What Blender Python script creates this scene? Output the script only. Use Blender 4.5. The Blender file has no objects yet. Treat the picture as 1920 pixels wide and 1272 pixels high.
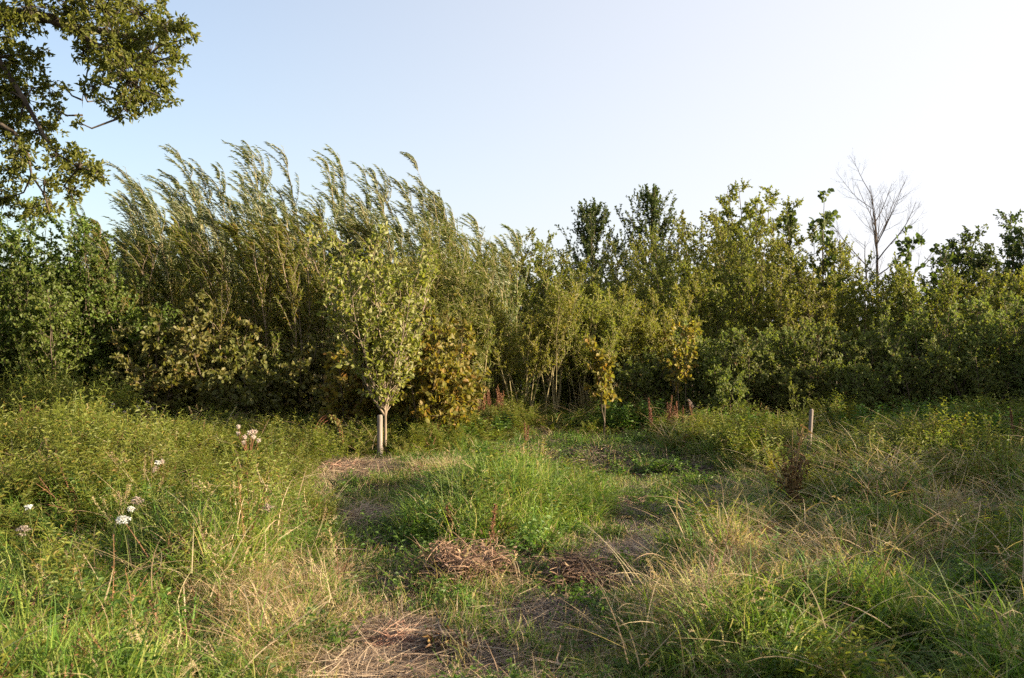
import bpy, math, random
import numpy as np
from math import radians, sin, cos, pi

# ------------------------------------------------------------------ camera, sky, sun, exposure
scene = bpy.context.scene
F, HOR, EYE = 1884.0, 600.0, 1.65          # focal length and horizon row in photo pixels, eye height in metres
cam_d = bpy.data.cameras.new('camera'); cam = bpy.data.objects.new('camera', cam_d)
scene.collection.objects.link(cam); scene.camera = cam
cam_d.sensor_width = 36.0; cam_d.lens = F / 1920 * 36
cam_d.clip_start = 0.05; cam_d.clip_end = 3000
cam.location = (0, 0, EYE); cam.rotation_euler = (radians(90) - math.atan(36 / F), 0, 0)
cam_d.dof.use_dof = True; cam_d.dof.focus_distance = 12.5; cam_d.dof.aperture_fstop = 6.3

SUN_AZ, SUN_EL = radians(101), radians(15)   # clockwise from the view direction (+Y)
world = bpy.data.worlds.new('World'); scene.world = world; world.use_nodes = True
wn, wl = world.node_tree.nodes, world.node_tree.links
wn.clear()
sky = wn.new('ShaderNodeTexSky'); sky.sky_type = 'NISHITA'; sky.sun_disc = False
sky.sun_elevation = SUN_EL; sky.sun_rotation = SUN_AZ
sky.air_density = 1.0; sky.dust_density = 1.2; sky.ozone_density = 2.3; sky.altitude = 20
bg = wn.new('ShaderNodeBackground'); bg.inputs['Strength'].default_value = 0.0455
wo = wn.new('ShaderNodeOutputWorld')
# thin hazy veil: whiter towards the sun's side and towards the horizon
tc = wn.new('ShaderNodeTexCoord')
dotn = wn.new('ShaderNodeVectorMath'); dotn.operation = 'DOT_PRODUCT'
dotn.inputs[1].default_value = (sin(SUN_AZ) * .97, cos(SUN_AZ) * .97, -0.45)
wl.new(tc.outputs['Generated'], dotn.inputs[0])
mr = wn.new('ShaderNodeMapRange'); mr.interpolation_type = 'SMOOTHSTEP'
mr.inputs['From Min'].default_value = -1.0; mr.inputs['From Max'].default_value = 0.40
mr.inputs['To Min'].default_value = 0.12; mr.inputs['To Max'].default_value = 0.95
wl.new(dotn.outputs['Value'], mr.inputs['Value'])
mx = wn.new('ShaderNodeMix'); mx.data_type = 'RGBA'
mx.inputs[7].default_value = (4.55, 4.5, 4.72, 1)
wl.new(mr.outputs['Result'], mx.inputs[0]); wl.new(sky.outputs[0], mx.inputs[6])
wl.new(mx.outputs[2], bg.inputs['Color']); wl.new(bg.outputs[0], wo.inputs[0])

sun_d = bpy.data.lights.new('sun', 'SUN'); sun = bpy.data.objects.new('sun', sun_d)
scene.collection.objects.link(sun)
sun_d.energy = 3.7; sun_d.angle = radians(0.6); sun_d.color = (1.0, 0.83, 0.60)
sun.rotation_euler = (radians(90) - SUN_EL, 0, -SUN_AZ + pi)
sun.location = (12, -2, 9)
vs = scene.view_settings
vs.view_transform = 'Standard'; vs.look = 'None'; vs.exposure = 2.40; vs.gamma = 1; vs.use_curve_mapping = False
scene.cycles.max_bounces = 4; scene.cycles.transparent_max_bounces = 4
scene.cycles.transmission_bounces = 3; scene.cycles.diffuse_bounces = 3; scene.cycles.glossy_bounces = 1
scene.cycles.use_adaptive_sampling = True; scene.cycles.adaptive_threshold = 0.02; scene.cycles.use_denoising = False

# ------------------------------------------------------------------ helpers
COL = scene.collection
def gx(px, Y): return (px - 960) / F * Y                    # sideways metres of a photo column at distance Y
def hz(py, Y): return EYE + (HOR - py) / F * Y              # height in metres of a photo row at distance Y
def gp(px, py, z=0.0):                                      # point where that line of sight meets height z
    Y = (EYE - z) * F / (py - HOR); return gx(px, Y), Y
def unit(v): return v / np.maximum(np.linalg.norm(v, axis=-1, keepdims=True), 1e-9)

class MB:
    """collects vertices, faces and a per-vertex random value"""
    def __init__(s): s.v, s.f, s.r, s.n = [], [], [], 0
    def add(s, V, Fc, r):
        s.v.append(V); s.f += [Fc + s.n]; s.n += len(V)
        s.r.append(np.broadcast_to(np.asarray(r, dtype=np.float32), (len(V),)))
    def mesh(s, name, mat, smooth=False):
        me = bpy.data.meshes.new(name)
        if not s.v:
            return me
        V = np.concatenate(s.v).astype(np.float32)
        me.vertices.add(len(V)); me.vertices.foreach_set('co', V.ravel())
        loops = np.concatenate([f.ravel() for f in s.f]).astype(np.int32)
        tot = np.concatenate([np.full(len(f), f.shape[1]) for f in s.f]).astype(np.int32)
        st = np.concatenate([[0], np.cumsum(tot)[:-1]]).astype(np.int32)
        me.loops.add(len(loops)); me.loops.foreach_set('vertex_index', loops)
        me.polygons.add(len(tot)); me.polygons.foreach_set('loop_start', st)
        me.polygons.foreach_set('use_smooth', np.full(len(tot), smooth))
        at = me.attributes.new('r', 'FLOAT', 'POINT')
        at.data.foreach_set('value', np.concatenate(s.r).astype(np.float32))
        me.update(calc_edges=True); me.materials.append(mat)
        return me
    def obj(s, name, mat, parent=None, smooth=False):
        o = bpy.data.objects.new(name, s.mesh(name, mat, smooth)); COL.objects.link(o); o.parent = parent
        return o

def tag(o, label, cat, group=None, kind=None):
    o['label'] = label
    if cat: o['category'] = cat
    if group: o['group'] = group
    if kind: o['kind'] = kind
    return o
def thing(name, label, cat, loc=(0, 0, 0), rz=0.0, group=None):
    o = bpy.data.objects.new(name, None); COL.objects.link(o)
    o.location = loc; o.rotation_euler = (0, 0, rz); o.empty_display_size = .2
    return tag(o, label, cat, group)
def copy_tree(root, loc, rz=0.0, sc=(1, 1, 1), label=None, group=None):
    c = root.copy(); COL.objects.link(c); c.location = loc; c.rotation_euler = (0, 0, rz); c.scale = sc
    if label: c['label'] = label
    if group: c['group'] = group
    for ch in [o for o in root.children]:
        d = ch.copy(); COL.objects.link(d); d.parent = c
        for g in [o for o in ch.children]:
            e = g.copy(); COL.objects.link(e); e.parent = d
    return c

def tubes(mb, P, R, s=5, r=0.5):
    """P (n,k,3) polylines, R (n,k) radii -> tubes with s sides"""
    P = np.asarray(P, float); R = np.asarray(R, float)
    n, k, _ = P.shape
    T = np.gradient(P, axis=1); T = unit(T)
    ref = np.where(np.abs(T[:, :1, 2:3]) > .9, [1., 0, 0], [0, 0, 1.])
    A = unit(np.cross(T, np.broadcast_to(ref, T.shape))); B = np.cross(T, A)
    a = np.arange(s) / s * 2 * pi
    V = P[:, :, None, :] + R[:, :, None, None] * (A[:, :, None, :] * np.cos(a)[:, None] + B[:, :, None, :] * np.sin(a)[:, None])
    i = np.arange(n)[:, None, None] * k * s; j = np.arange(k - 1)[None, :, None] * s; q = np.arange(s)[None, None, :]
    q2 = (q + 1) % s
    Q = np.stack([i + j + q, i + j + q2, i + j + s + q2, i + j + s + q], -1).reshape(-1, 4)
    rr = np.broadcast_to(np.asarray(r, float).reshape(-1, 1, 1) if np.ndim(r) else r, (n, k, s)).reshape(-1)
    mb.add(V.reshape(-1, 3), Q, rr)

def leaves(mb, P, D, N, L, W, r, oval=False, fold=.18, curl=.12):
    """one folded leaf per row: base P, axis D, normal N, length L, width W"""
    n = len(P); D = unit(D); S = unit(np.cross(D, N)); N = np.cross(S, D)
    L = np.broadcast_to(L, (n,))[:, None]; W = np.broadcast_to(W, (n,))[:, None]
    up = N * (W * fold)
    if oval:
        pts = [P, P + D * L * .28 + S * W * .42 + up, P + D * L * .66 + S * W * .44 + up * .7 - N * L * curl * .4, P + D * L - N * L * curl,
               P + D * L * .66 - S * W * .44 + up * .7 - N * L * curl * .4, P + D * L * .28 - S * W * .42 + up]
        V = np.stack(pts, 1).reshape(-1, 3); b = np.arange(n)[:, None] * 6
        mb.add(V, np.concatenate([b + [0, 1, 2, 3], b + [0, 3, 4, 5]]), np.repeat(r, 6))
    else:
        pts = [P, P + D * L * .45 + S * W * .5 + up, P + D * L - N * L * curl, P + D * L * .45 - S * W * .5 + up]
        V = np.stack(pts, 1).reshape(-1, 3); b = np.arange(n)[:, None] * 4
        mb.add(V, np.concatenate([b + [0, 1, 2], b + [0, 2, 3]]), np.repeat(r, 4))

# ------------------------------------------------------------------ materials
def nodes_of(name):
    m = bpy.data.materials.new(name); m.use_nodes = True
    nt = m.node_tree; nt.nodes.clear()
    return m, nt.nodes, nt.links
def ramp(n, stops):
    c = n.new('ShaderNodeValToRGB'); e = c.color_ramp.elements
    while len(e) < len(stops): e.new(.5)
    for el, (p, col) in zip(e, stops): el.position = p; el.color = (*col, 1)
    return c
def leaf_mat(name, stops, trans=.42, tint=(1.35, 1.45, .75), back=None, rough=.55, dry=None, vary=.22):
    """leaf: colour by the leaf's own random value, light shining through, optional paler underside;
    dry = stops of the withered colour, chosen blade by blade where r is below the plant's own dryness"""
    m, n, l = nodes_of(name)
    at = n.new('ShaderNodeAttribute'); at.attribute_name = 'r'
    cr = ramp(n, stops); l.new(at.outputs['Fac'], cr.inputs[0]); col = cr.outputs[0]
    if dry:
        ad = n.new('ShaderNodeAttribute'); ad.attribute_type = 'INSTANCER'; ad.attribute_name = 'dry'
        lt = n.new('ShaderNodeMath'); lt.operation = 'LESS_THAN'
        l.new(at.outputs['Fac'], lt.inputs[0]); l.new(ad.outputs['Fac'], lt.inputs[1])
        ai = n.new('ShaderNodeAttribute'); ai.attribute_type = 'INSTANCER'; ai.attribute_name = 'tone'
        mul = n.new('ShaderNodeMath'); mul.operation = 'MULTIPLY'; mul.inputs[1].default_value = 7.31
        l.new(at.outputs['Fac'], mul.inputs[0])
        ad2 = n.new('ShaderNodeMath'); ad2.operation = 'ADD'; l.new(mul.outputs[0], ad2.inputs[0]); l.new(ai.outputs['Fac'], ad2.inputs[1])
        fr = n.new('ShaderNodeMath'); fr.operation = 'FRACT'; l.new(ad2.outputs[0], fr.inputs[0])
        l.new(fr.outputs[0], cr.inputs[0])
        dr = ramp(n, dry); l.new(fr.outputs[0], dr.inputs[0])
        mixd = n.new('ShaderNodeMix'); mixd.data_type = 'RGBA'
        l.new(lt.outputs[0], mixd.inputs[0]); l.new(col, mixd.inputs[6]); l.new(dr.outputs[0], mixd.inputs[7]); col = mixd.outputs[2]
    oi = n.new('ShaderNodeObjectInfo')
    hs = n.new('ShaderNodeHueSaturation'); l.new(col, hs.inputs['Color'])
    mv = n.new('ShaderNodeMapRange'); mv.inputs['To Min'].default_value = 1 - vary; mv.inputs['To Max'].default_value = 1 + vary
    l.new(oi.outputs['Random'], mv.inputs['Value']); l.new(mv.outputs[0], hs.inputs['Value'])
    mh = n.new('ShaderNodeMapRange'); mh.inputs['To Min'].default_value = .488; mh.inputs['To Max'].default_value = .512
    mu = n.new('ShaderNodeMath'); mu.operation = 'FRACT'; mm = n.new('ShaderNodeMath'); mm.operation = 'MULTIPLY'; mm.inputs[1].default_value = 17.7
    l.new(oi.outputs['Random'], mm.inputs[0]); l.new(mm.outputs[0], mu.inputs[0]); l.new(mu.outputs[0], mh.inputs['Value']); l.new(mh.outputs[0], hs.inputs['Hue'])
    col = hs.outputs[0]
    pc = col
    if back:
        ge = n.new('ShaderNodeNewGeometry'); mb_ = n.new('ShaderNodeMix'); mb_.data_type = 'RGBA'
        mb_.inputs[7].default_value = (*back, 1)
        l.new(ge.outputs['Backfacing'], mb_.inputs[0]); l.new(col, mb_.inputs[6]); pc = mb_.outputs[2]
    p = n.new('ShaderNodeBsdfPrincipled'); p.inputs['Roughness'].default_value = rough
    p.inputs['Specular IOR Level'].default_value = .35
    l.new(pc, p.inputs['Base Color'])
    t = n.new('ShaderNodeBsdfTranslucent'); mt = n.new('ShaderNodeMix'); mt.data_type = 'RGBA'; mt.blend_type = 'MULTIPLY'
    mt.inputs[0].default_value = 1; mt.inputs[7].default_value = (*tint, 1); mt.clamp_result = False
    l.new(col, mt.inputs[6]); l.new(mt.outputs[2], t.inputs[0])
    ms = n.new('ShaderNodeMixShader'); ms.inputs[0].default_value = trans
    l.new(p.outputs[0], ms.inputs[1]); l.new(t.outputs[0], ms.inputs[2])
    o = n.new('ShaderNodeOutputMaterial'); l.new(ms.outputs[0], o.inputs[0])
    return m
def bark_mat(name, c1, c2, scale=18, stretch=.18, rough=.85):
    m, n, l = nodes_of(name)
    tc = n.new('ShaderNodeTexCoord'); mp = n.new('ShaderNodeMapping'); mp.inputs['Scale'].default_value = (1, 1, stretch)
    nz = n.new('ShaderNodeTexNoise'); nz.inputs['Scale'].default_value = scale; nz.inputs['Detail'].default_value = 5
    l.new(tc.outputs['Object'], mp.inputs[0]); l.new(mp.outputs[0], nz.inputs['Vector'])
    cr = ramp(n, [(.35, c1), (.68, c2)]); l.new(nz.outputs[0], cr.inputs[0])
    p = n.new('ShaderNodeBsdfPrincipled'); p.inputs['Roughness'].default_value = rough; p.inputs['Specular IOR Level'].default_value = .2
    l.new(cr.outputs[0], p.inputs['Base Color'])
    bu = n.new('ShaderNodeBump'); bu.inputs['Strength'].default_value = .5; bu.inputs['Distance'].default_value = .01
    l.new(nz.outputs[0], bu.inputs['Height']); l.new(bu.outputs[0], p.inputs['Normal'])
    o = n.new('ShaderNodeOutputMaterial'); l.new(p.outputs[0], o.inputs[0])
    return m
M = {}
M['oak'] = leaf_mat('oak_leaf', [(0, (.20, .13, .03)), (.12, (.14, .14, .022)), (.6, (.10, .118, .02)), (1, (.19, .18, .032))], .48)
M['maple'] = leaf_mat('maple_leaf', [(0, (.20, .15, .026)), (.08, (.105, .14, .022)), (.6, (.078, .115, .02)), (1, (.155, .185, .036))], .42)
M['willow'] = leaf_mat('willow_leaf', [(0, (.20, .18, .04)), (.15, (.13, .15, .036)), (.7, (.105, .135, .036)), (1, (.18, .20, .065))], .40, back=(.27, .29, .17), rough=.45)
M['willow_low'] = leaf_mat('willow_lower_leaf', [(0, (.25, .17, .03)), (.2, (.15, .15, .026)), (.7, (.11, .13, .024)), (1, (.21, .21, .045))], .44)
M['hazel'] = leaf_mat('hazel_leaf', [(0, (.21, .11, .036)), (.12, (.15, .125, .03)), (.6, (.10, .11, .025)), (1, (.19, .175, .065))], .42)
M['yellowing'] = leaf_mat('yellowing_leaf', [(0, (0.200, 0.094, 0.025)), (.3, (0.213, 0.156, 0.025)), (.7, (0.125, 0.125, 0.025)), (1, (0.263, 0.213, 0.037))], .45)
M['apple'] = leaf_mat('young_tree_leaf', [(0, (.32, .25, .042)), (.2, (.19, .205, .03)), (.7, (.13, .165, .026)), (1, (.26, .255, .045))], .45, back=(.27, .275, .10), vary=.05)
M['sallow'] = leaf_mat('sallow_leaf', [(0, (.26, .21, .03)), (.3, (.18, .18, .026)), (.7, (.13, .15, .024)), (1, (.24, .23, .045))], .45)
M['alder'] = leaf_mat('alder_leaf', [(0, (.27, .20, .03)), (.2, (.17, .17, .026)), (.7, (.12, .14, .024)), (1, (.23, .22, .04))], .45)
M['dark'] = leaf_mat('dark_shrub_leaf', [(0, (.22, .08, .035)), (.09, (.135, .14, .03)), (.6, (.09, .115, .027)), (1, (.17, .18, .042))], .42, rough=.65)
M['hornbeam'] = leaf_mat('hornbeam_leaf', [(0, (.06, .08, .018)), (.6, (.055, .078, .02)), (1, (.11, .13, .028))], .40)
M['grass'] = leaf_mat('grass_blade', [(0, (.07, .145, .02)), (.35, (.13, .21, .03)), (.75, (.20, .25, .042)), (1, (.29, .30, .075))], .42,
                      dry=[(0, (.24, .16, .095)), (.5, (.40, .29, .17)), (1, (.56, .45, .29))], vary=.25)
M['herb'] = leaf_mat('herb_leaf', [(0, (.22, .14, .03)), (.12, (.15, .16, .024)), (.6, (.115, .145, .022)), (1, (.21, .215, .04))], .42, vary=.3)
M['nettle'] = leaf_mat('nettle_leaf', [(0, (.06, .10, .018)), (.5, (.07, .13, .022)), (1, (.12, .18, .03))], .42, vary=.2)
M['thatch'] = leaf_mat('thatch_straw', [(0, (.14, .095, .06)), (.45, (.30, .21, .135)), (1, (.52, .40, .27))], .15, tint=(1, 1, 1), vary=.3)
M['darkthatch'] = leaf_mat('rotting_thatch', [(0, (.04, .028, .02)), (.5, (.085, .06, .043)), (1, (.19, .14, .105))], .12, tint=(1, 1, 1), vary=.3)
M['deadweed'] = leaf_mat('dead_weed', [(0, (.10, .06, .04)), (.5, (.23, .145, .085)), (1, (.38, .26, .16))], .15, tint=(1, 1, 1), vary=.1)
M['deadstraw'] = leaf_mat('rusty_straw', [(0, (.14, .07, .045)), (.5, (.32, .18, .11)), (1, (.50, .33, .21))], .15, tint=(1, 1, 1), vary=.1)
M['rust'] = leaf_mat('rust_seed', [(0, (.09, .042, .024)), (.5, (.19, .085, .042)), (1, (.30, .16, .08))], .25, tint=(1.1, 1, 1))
M['deadbrown'] = leaf_mat('withered_leaf', [(0, (.10, .05, .024)), (.6, (.22, .125, .05)), (1, (.42, .28, .09))], .3, tint=(1.1, 1, 1))
M['yellowleaf'] = leaf_mat('yellow_leaf', [(0, (.24, .20, .02)), (.6, (.34, .29, .03)), (1, (.18, .20, .03))], .45, tint=(1.2, 1.2, .8))
M['white'] = leaf_mat('white_petal', [(0, (.62, .62, .56)), (1, (.84, .84, .80))], .3, tint=(1, 1, 1), vary=.05)
M['dullumbel'] = leaf_mat('faded_umbel', [(0, (.30, .22, .17)), (1, (.52, .44, .36))], .3, tint=(1, 1, 1), vary=.1)
M['fluff'] = leaf_mat('thistle_fluff', [(0, (.50, .40, .33)), (1, (.80, .70, .62))], .4, tint=(1, 1, 1), vary=.05)
M['oakbark'] = bark_mat('oak_bark', (.035, .026, .018), (.10, .08, .06), 14)
M['willowbark'] = bark_mat('willow_bark', (.15, .12, .05), (.30, .25, .13), 24)
M['bark'] = bark_mat('shrub_bark', (.06, .045, .03), (.14, .105, .07), 24)
M['palebark'] = bark_mat('pale_bark', (.15, .11, .075), (.29, .225, .16), 20)
M['deadwood'] = bark_mat('dead_wood', (.025, .019, .015), (.06, .047, .038), 18)
M['stake'] = bark_mat('weathered_wood', (.13, .105, .085), (.27, .225, .185), 30, .07)
M['stem'] = bark_mat('herb_stem', (.20, .15, .06), (.33, .25, .11), 20)
M['witherstem'] = bark_mat('withered_stem', (.13, .085, .035), (.24, .17, .07), 20)
M['greenstem'] = bark_mat('green_stem', (.06, .08, .02), (.12, .13, .04), 20)
M['ruststem'] = bark_mat('rust_stem', (.10, .04, .022), (.20, .085, .045), 20)

def ground_mat():
    m, n, l = nodes_of('ground_soil')
    tc = n.new('ShaderNodeTexCoord')
    a = n.new('ShaderNodeTexNoise'); a.inputs['Scale'].default_value = 3; a.inputs['Detail'].default_value = 8
    b = n.new('ShaderNodeTexNoise'); b.inputs['Scale'].default_value = 45; b.inputs['Detail'].default_value = 6
    for q in (a, b): l.new(tc.outputs['Object'], q.inputs['Vector'])
    c1 = ramp(n, [(.3, (.075, .052, .030)), (.7, (.21, .155, .09))]); l.new(b.outputs[0], c1.inputs[0])
    c2 = ramp(n, [(.3, (.05, .055, .02)), (.7, (.12, .10, .055))]); l.new(b.outputs[0], c2.inputs[0])
    mi = n.new('ShaderNodeMix'); mi.data_type = 'RGBA'; l.new(a.outputs[0], mi.inputs[0]); l.new(c1.outputs[0], mi.inputs[6]); l.new(c2.outputs[0], mi.inputs[7])
    p = n.new('ShaderNodeBsdfPrincipled'); p.inputs['Roughness'].default_value = .95; p.inputs['Specular IOR Level'].default_value = .1
    l.new(mi.outputs[2], p.inputs['Base Color'])
    bu = n.new('ShaderNodeBump'); bu.inputs['Strength'].default_value = .8; bu.inputs['Distance'].default_value = .03
    l.new(b.outputs[0], bu.inputs['Height']); l.new(bu.outputs[0], p.inputs['Normal'])
    o = n.new('ShaderNodeOutputMaterial'); l.new(p.outputs[0], o.inputs[0])
    return m

# ------------------------------------------------------------------ ground layout (metres)
PATH = np.array([gp(*p) for p in [(330, 1900), (400, 1400), (520, 1272), (605, 1170), (630, 1080), (605, 1000), (570, 930), (560, 895), (620, 872), (710, 868), (770, 880),
                                  (900, 850), (1000, 826), (1215, 826), (1235, 850), (1330, 885), (1430, 920), (1400, 965), (1300, 1010), (1235, 1060), (1200, 1140), (1190, 1272), (1260, 1400), (1420, 1900)]])
MOUND = (-0.10, 8.25, .74, 1.45)                            # centre x, y and radii of the green hummock in the path
def in_poly(x, y, poly):
    c = np.zeros(x.shape, bool); n = len(poly)
    for i in range(n):
        (x1, y1), (x2, y2) = poly[i], poly[(i + 1) % n]
        if y1 == y2: continue
        k = ((y1 > y) != (y2 > y)) & (x < (x2 - x1) * (y - y1) / (y2 - y1) + x1)
        c ^= k
    return c
def d_poly(x, y, poly):
    d = np.full(x.shape, 1e9); n = len(poly)
    for i in range(n):
        a, b = np.array(poly[i]), np.array(poly[(i + 1) % n]); e = b - a
        t = np.clip(((x - a[0]) * e[0] + (y - a[1]) * e[1]) / (e @ e), 0, 1)
        d = np.minimum(d, np.hypot(x - a[0] - t * e[0], y - a[1] - t * e[1]))
    return np.where(in_poly(x, y, poly), -d, d)             # negative on the path
def vnoise(x, y, s, seed):
    """smooth value noise 0..1"""
    rs = np.random.RandomState(seed); G = rs.rand(64, 64)
    u, v = x / s + 100, y / s + 100
    i, j = np.floor(u).astype(int), np.floor(v).astype(int); fu, fv = u - i, v - j
    fu, fv = fu * fu * (3 - 2 * fu), fv * fv * (3 - 2 * fv)
    g = lambda a, b: G[a % 64, b % 64]
    return (g(i, j) * (1 - fu) + g(i + 1, j) * fu) * (1 - fv) + (g(i, j + 1) * (1 - fu) + g(i + 1, j + 1) * fu) * fv
def mound_f(x, y):
    return np.clip(1.25 - np.hypot((x - MOUND[0] + .12 * np.sin(y * 2)) / MOUND[2], (y - MOUND[1]) / MOUND[3]), 0, 1)
def ground_h(x, y):
    x, y = np.asarray(x, float), np.asarray(y, float)
    near = np.exp(-(np.hypot(x, y - 9) / 16) ** 2)
    bank = np.clip((d_poly(x, y, PATH) + .1) / .5, 0, 1)
    h = .13 * bank + .20 * bank * (vnoise(x, y, .55, 8) - .4) + .20 * mound_f(x, y) * (.6 + .8 * vnoise(x, y, .4, 9)) + .10 * (vnoise(x, y, 1.3, 3) - .5) + .07 * (vnoise(x, y, .35, 4) - .5)
    return h * near
def gh(x, y): return float(ground_h(np.array([x]), np.array([y]))[0])

def build_ground():
    def axis(lo, hi, st, far):
        a = list(np.arange(lo, hi + st / 2, st)); d = st; v = hi
        while v < far: d *= 1.35; v += d; a.append(v)
        d = st; v = lo
        while v > -far: d *= 1.35; v -= d; a.insert(0, v)
        return np.array(a)
    xs, ys = axis(-8, 9, .11, 900), axis(1, 17, .11, 900)
    Xg, Yg = np.meshgrid(xs, ys); Z = ground_h(Xg.ravel(), Yg.ravel())
    V = np.stack([Xg.ravel(), Yg.ravel(), Z], 1); w = len(xs)
    i, j = np.meshgrid(np.arange(len(xs) - 1), np.arange(len(ys) - 1)); b = (j * w + i).ravel()[:, None]
    mb = MB(); mb.add(V, b + [0, 1, 1 + w, w], 0.5)
    o = mb.obj('ground', ground_mat(), smooth=True)
    tag(o, 'bare brown soil of the clearing under grass and straw', None, kind='structure')
build_ground()

# ------------------------------------------------------------------ grass and ground cover (uncountable: geometry-node scatter)
def blades(mb, rng, n, h, rad, tilt, curl, w, k=6, flat=0.0, kink=0.0):
    az = rng.uniform(0, 2 * pi, n); rr = rad * np.sqrt(rng.rand(n)); a2 = rng.uniform(0, 2 * pi, n)
    L = h * rng.uniform(.55, 1.1, n); th0 = np.abs(rng.normal(0, tilt, n)) + flat
    cu = rng.uniform(.1, 1, n) * curl
    t = np.linspace(0, 1, k); th = th0[:, None] + cu[:, None] * t ** 1.4 + kink * (rng.rand(n) < .25)[:, None] * (t > rng.uniform(.4, .8, n)[:, None])
    th = np.minimum(th, 2.75)
    az_t = az[:, None] + rng.normal(0, .25, n)[:, None] * t
    st = (L / (k - 1))[:, None]
    dx, dy, dz = np.sin(th) * np.cos(az_t) * st, np.sin(th) * np.sin(az_t) * st, np.cos(th) * st
    P = np.zeros((n, k, 3)); P[:, 0, 0] = rr * np.cos(a2); P[:, 0, 1] = rr * np.sin(a2); P[:, 0, 2] = -.01
    for c, d in enumerate((dx, dy, dz)): P[:, 1:, c] = P[:, :1, c] + np.cumsum(d[:, :-1], 1)
    P[:, :, 2] = np.maximum(P[:, :, 2], -.02 + .03 * rng.rand(n)[:, None] * t)
    S = np.stack([-np.sin(az_t), np.cos(az_t), np.zeros_like(az_t)], -1)
    tw = rng.uniform(-.8, .8, n)[:, None, None]
    S = unit(S + tw * np.stack([np.zeros_like(th), np.zeros_like(th), np.sin(th)], -1))
    ww = (w * rng.uniform(.6, 1.3, n))[:, None] * np.clip(1.05 - t ** 2.2, .06, 1)
    V = np.stack([P - S * ww[..., None] / 2, P + S * ww[..., None] / 2], 2).reshape(-1, 3)
    i = np.arange(n)[:, None, None] * k * 2; j = np.arange(k - 1)[None, :, None] * 2
    Q = (i + j + np.array([0, 1, 3, 2])[None, None, :]).reshape(-1, 4)
    mb.add(V, Q, np.repeat(rng.rand(n), k * 2))
    return P
def panicle(mb, rng, P, idx, L=.09, n=26):
    """airy seed head at the tip of some stems"""
    tip, pre = P[idx, -1], P[idx, -2]; D = unit(tip - pre)
    m = len(idx); u = rng.rand(m, n)
    base = tip[:, None] - D[:, None] * (u * L)[..., None]
    d = unit(D[:, None] * .8 + rng.normal(0, .5, (m, n, 3)))
    leaves(mb, base.reshape(-1, 3), d.reshape(-1, 3), rng.normal(0, 1, (m * n, 3)), .022, .005, np.repeat(rng.rand(m) * .3, n))
def herb(mb, rng, ns, h, rad, nl, L, W, up=.5, droop=.2, stem=.0025, bend=.25):
    t = np.linspace(0, 1, 6)
    a, rr = rng.uniform(0, 2 * pi, ns), rad * np.sqrt(rng.rand(ns)); H = h * rng.uniform(.65, 1.1, ns)
    az, tl = rng.uniform(0, 2 * pi, ns), np.abs(rng.normal(0, bend, ns))
    P = np.zeros((ns, 6, 3))
    off = H[:, None] * (tl[:, None] * t + .15 * t ** 2)
    P[..., 0] = (rr * np.cos(a))[:, None] + off * np.cos(az)[:, None]; P[..., 1] = (rr * np.sin(a))[:, None] + off * np.sin(az)[:, None]
    P[..., 2] = H[:, None] * t - .01
    tubes(mb, P, np.broadcast_to(stem * (1.1 - .7 * t), (ns, 6)), 3, rng.rand(ns))
    u = np.linspace(.12, 1, nl)[None] + rng.normal(0, .01, (ns, nl)); u = np.clip(u, 0, .999) * 5
    i = u.astype(int); f = (u - i)[..., None]; s = np.arange(ns)[:, None]
    B = P[s, i] * (1 - f) + P[s, np.minimum(i + 1, 5)] * f
    la = np.arange(nl)[None] * 2.4 + rng.uniform(0, 6, (ns, 1)) + rng.normal(0, .3, (ns, nl))
    ud = up + (u / 5 - .5) * .6
    D = np.stack([np.cos(la), np.sin(la), ud + rng.normal(0, .2, la.shape) - droop], -1)
    size = (1.05 - .45 * (u / 5) ** 2) * rng.uniform(.7, 1.2, la.shape)
    N = np.stack([-np.cos(la) * .3, -np.sin(la) * .3, np.ones_like(la)], -1) + rng.normal(0, .35, D.shape)
    leaves(mb, B.reshape(-1, 3), D.reshape(-1, 3), N.reshape(-1, 3), (L * size).ravel(), (W * size).ravel(), rng.rand(ns * nl), oval=L > .05, curl=.25)

SRC = bpy.data.collections.new('ground_cover_sources')
src_index = {}
def source(kind, mb, mat):
    o = bpy.data.objects.new('source_%03d' % len(SRC.objects), mb.mesh('source_' + kind, mat))
    src_index.setdefault(kind, []).append(len(SRC.objects)); SRC.objects.link(o)
rng = np.random.RandomState(11)
for v in range(6):                                          # long arching grass
    mb = MB(); blades(mb, rng, 38, .44, .13, .45, 2.6, .0068, 7, kink=.6); source('tall', mb, M['grass'])
for v in range(4):                                          # broad reed-like blades
    mb = MB(); blades(mb, rng, 20, .44, .10, .45, 2.5, .0105, 7, kink=.5); source('broad', mb, M['grass'])
for v in range(5):                                          # flopped dry tussock with seed stems
    mb = MB(); P = blades(mb, rng, 50, .46, .15, .60, 3.2, .0046, 8, kink=.7)
    P2 = blades(mb, rng, 2, .50, .06, .5, 1.4, .003, 7); panicle(mb, rng, P2, np.arange(2)); source('straw', mb, M['grass'])
for v in range(5):                                          # short sward
    mb = MB(); blades(mb, rng, 40, .15, .13, .45, 1.0, .0045, 4); source('short', mb, M['grass'])
for v in range(4):                                          # upright stems with panicles
    mb = MB(); P2 = blades(mb, rng, 7, .72, .07, .22, .7, .0032, 7); panicle(mb, rng, P2, np.arange(7), .12, 34); source('seed', mb, M['grass'])
for v in range(5):
    mb = MB(); herb(mb, rng, 10, .54, .15, 26, .060, .020); source('herb', mb, M['herb'])
for v in range(4):
    mb = MB(); herb(mb, rng, 8, .36, .13, 16, .06, .028, .35, .25); source('nettle', mb, M['nettle'])
for v in range(4):
    mb = MB(); herb(mb, rng, 12, .16, .14, 10, .045, .024, .35, .1, bend=.6); source('low', mb, M['nettle'])
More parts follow.
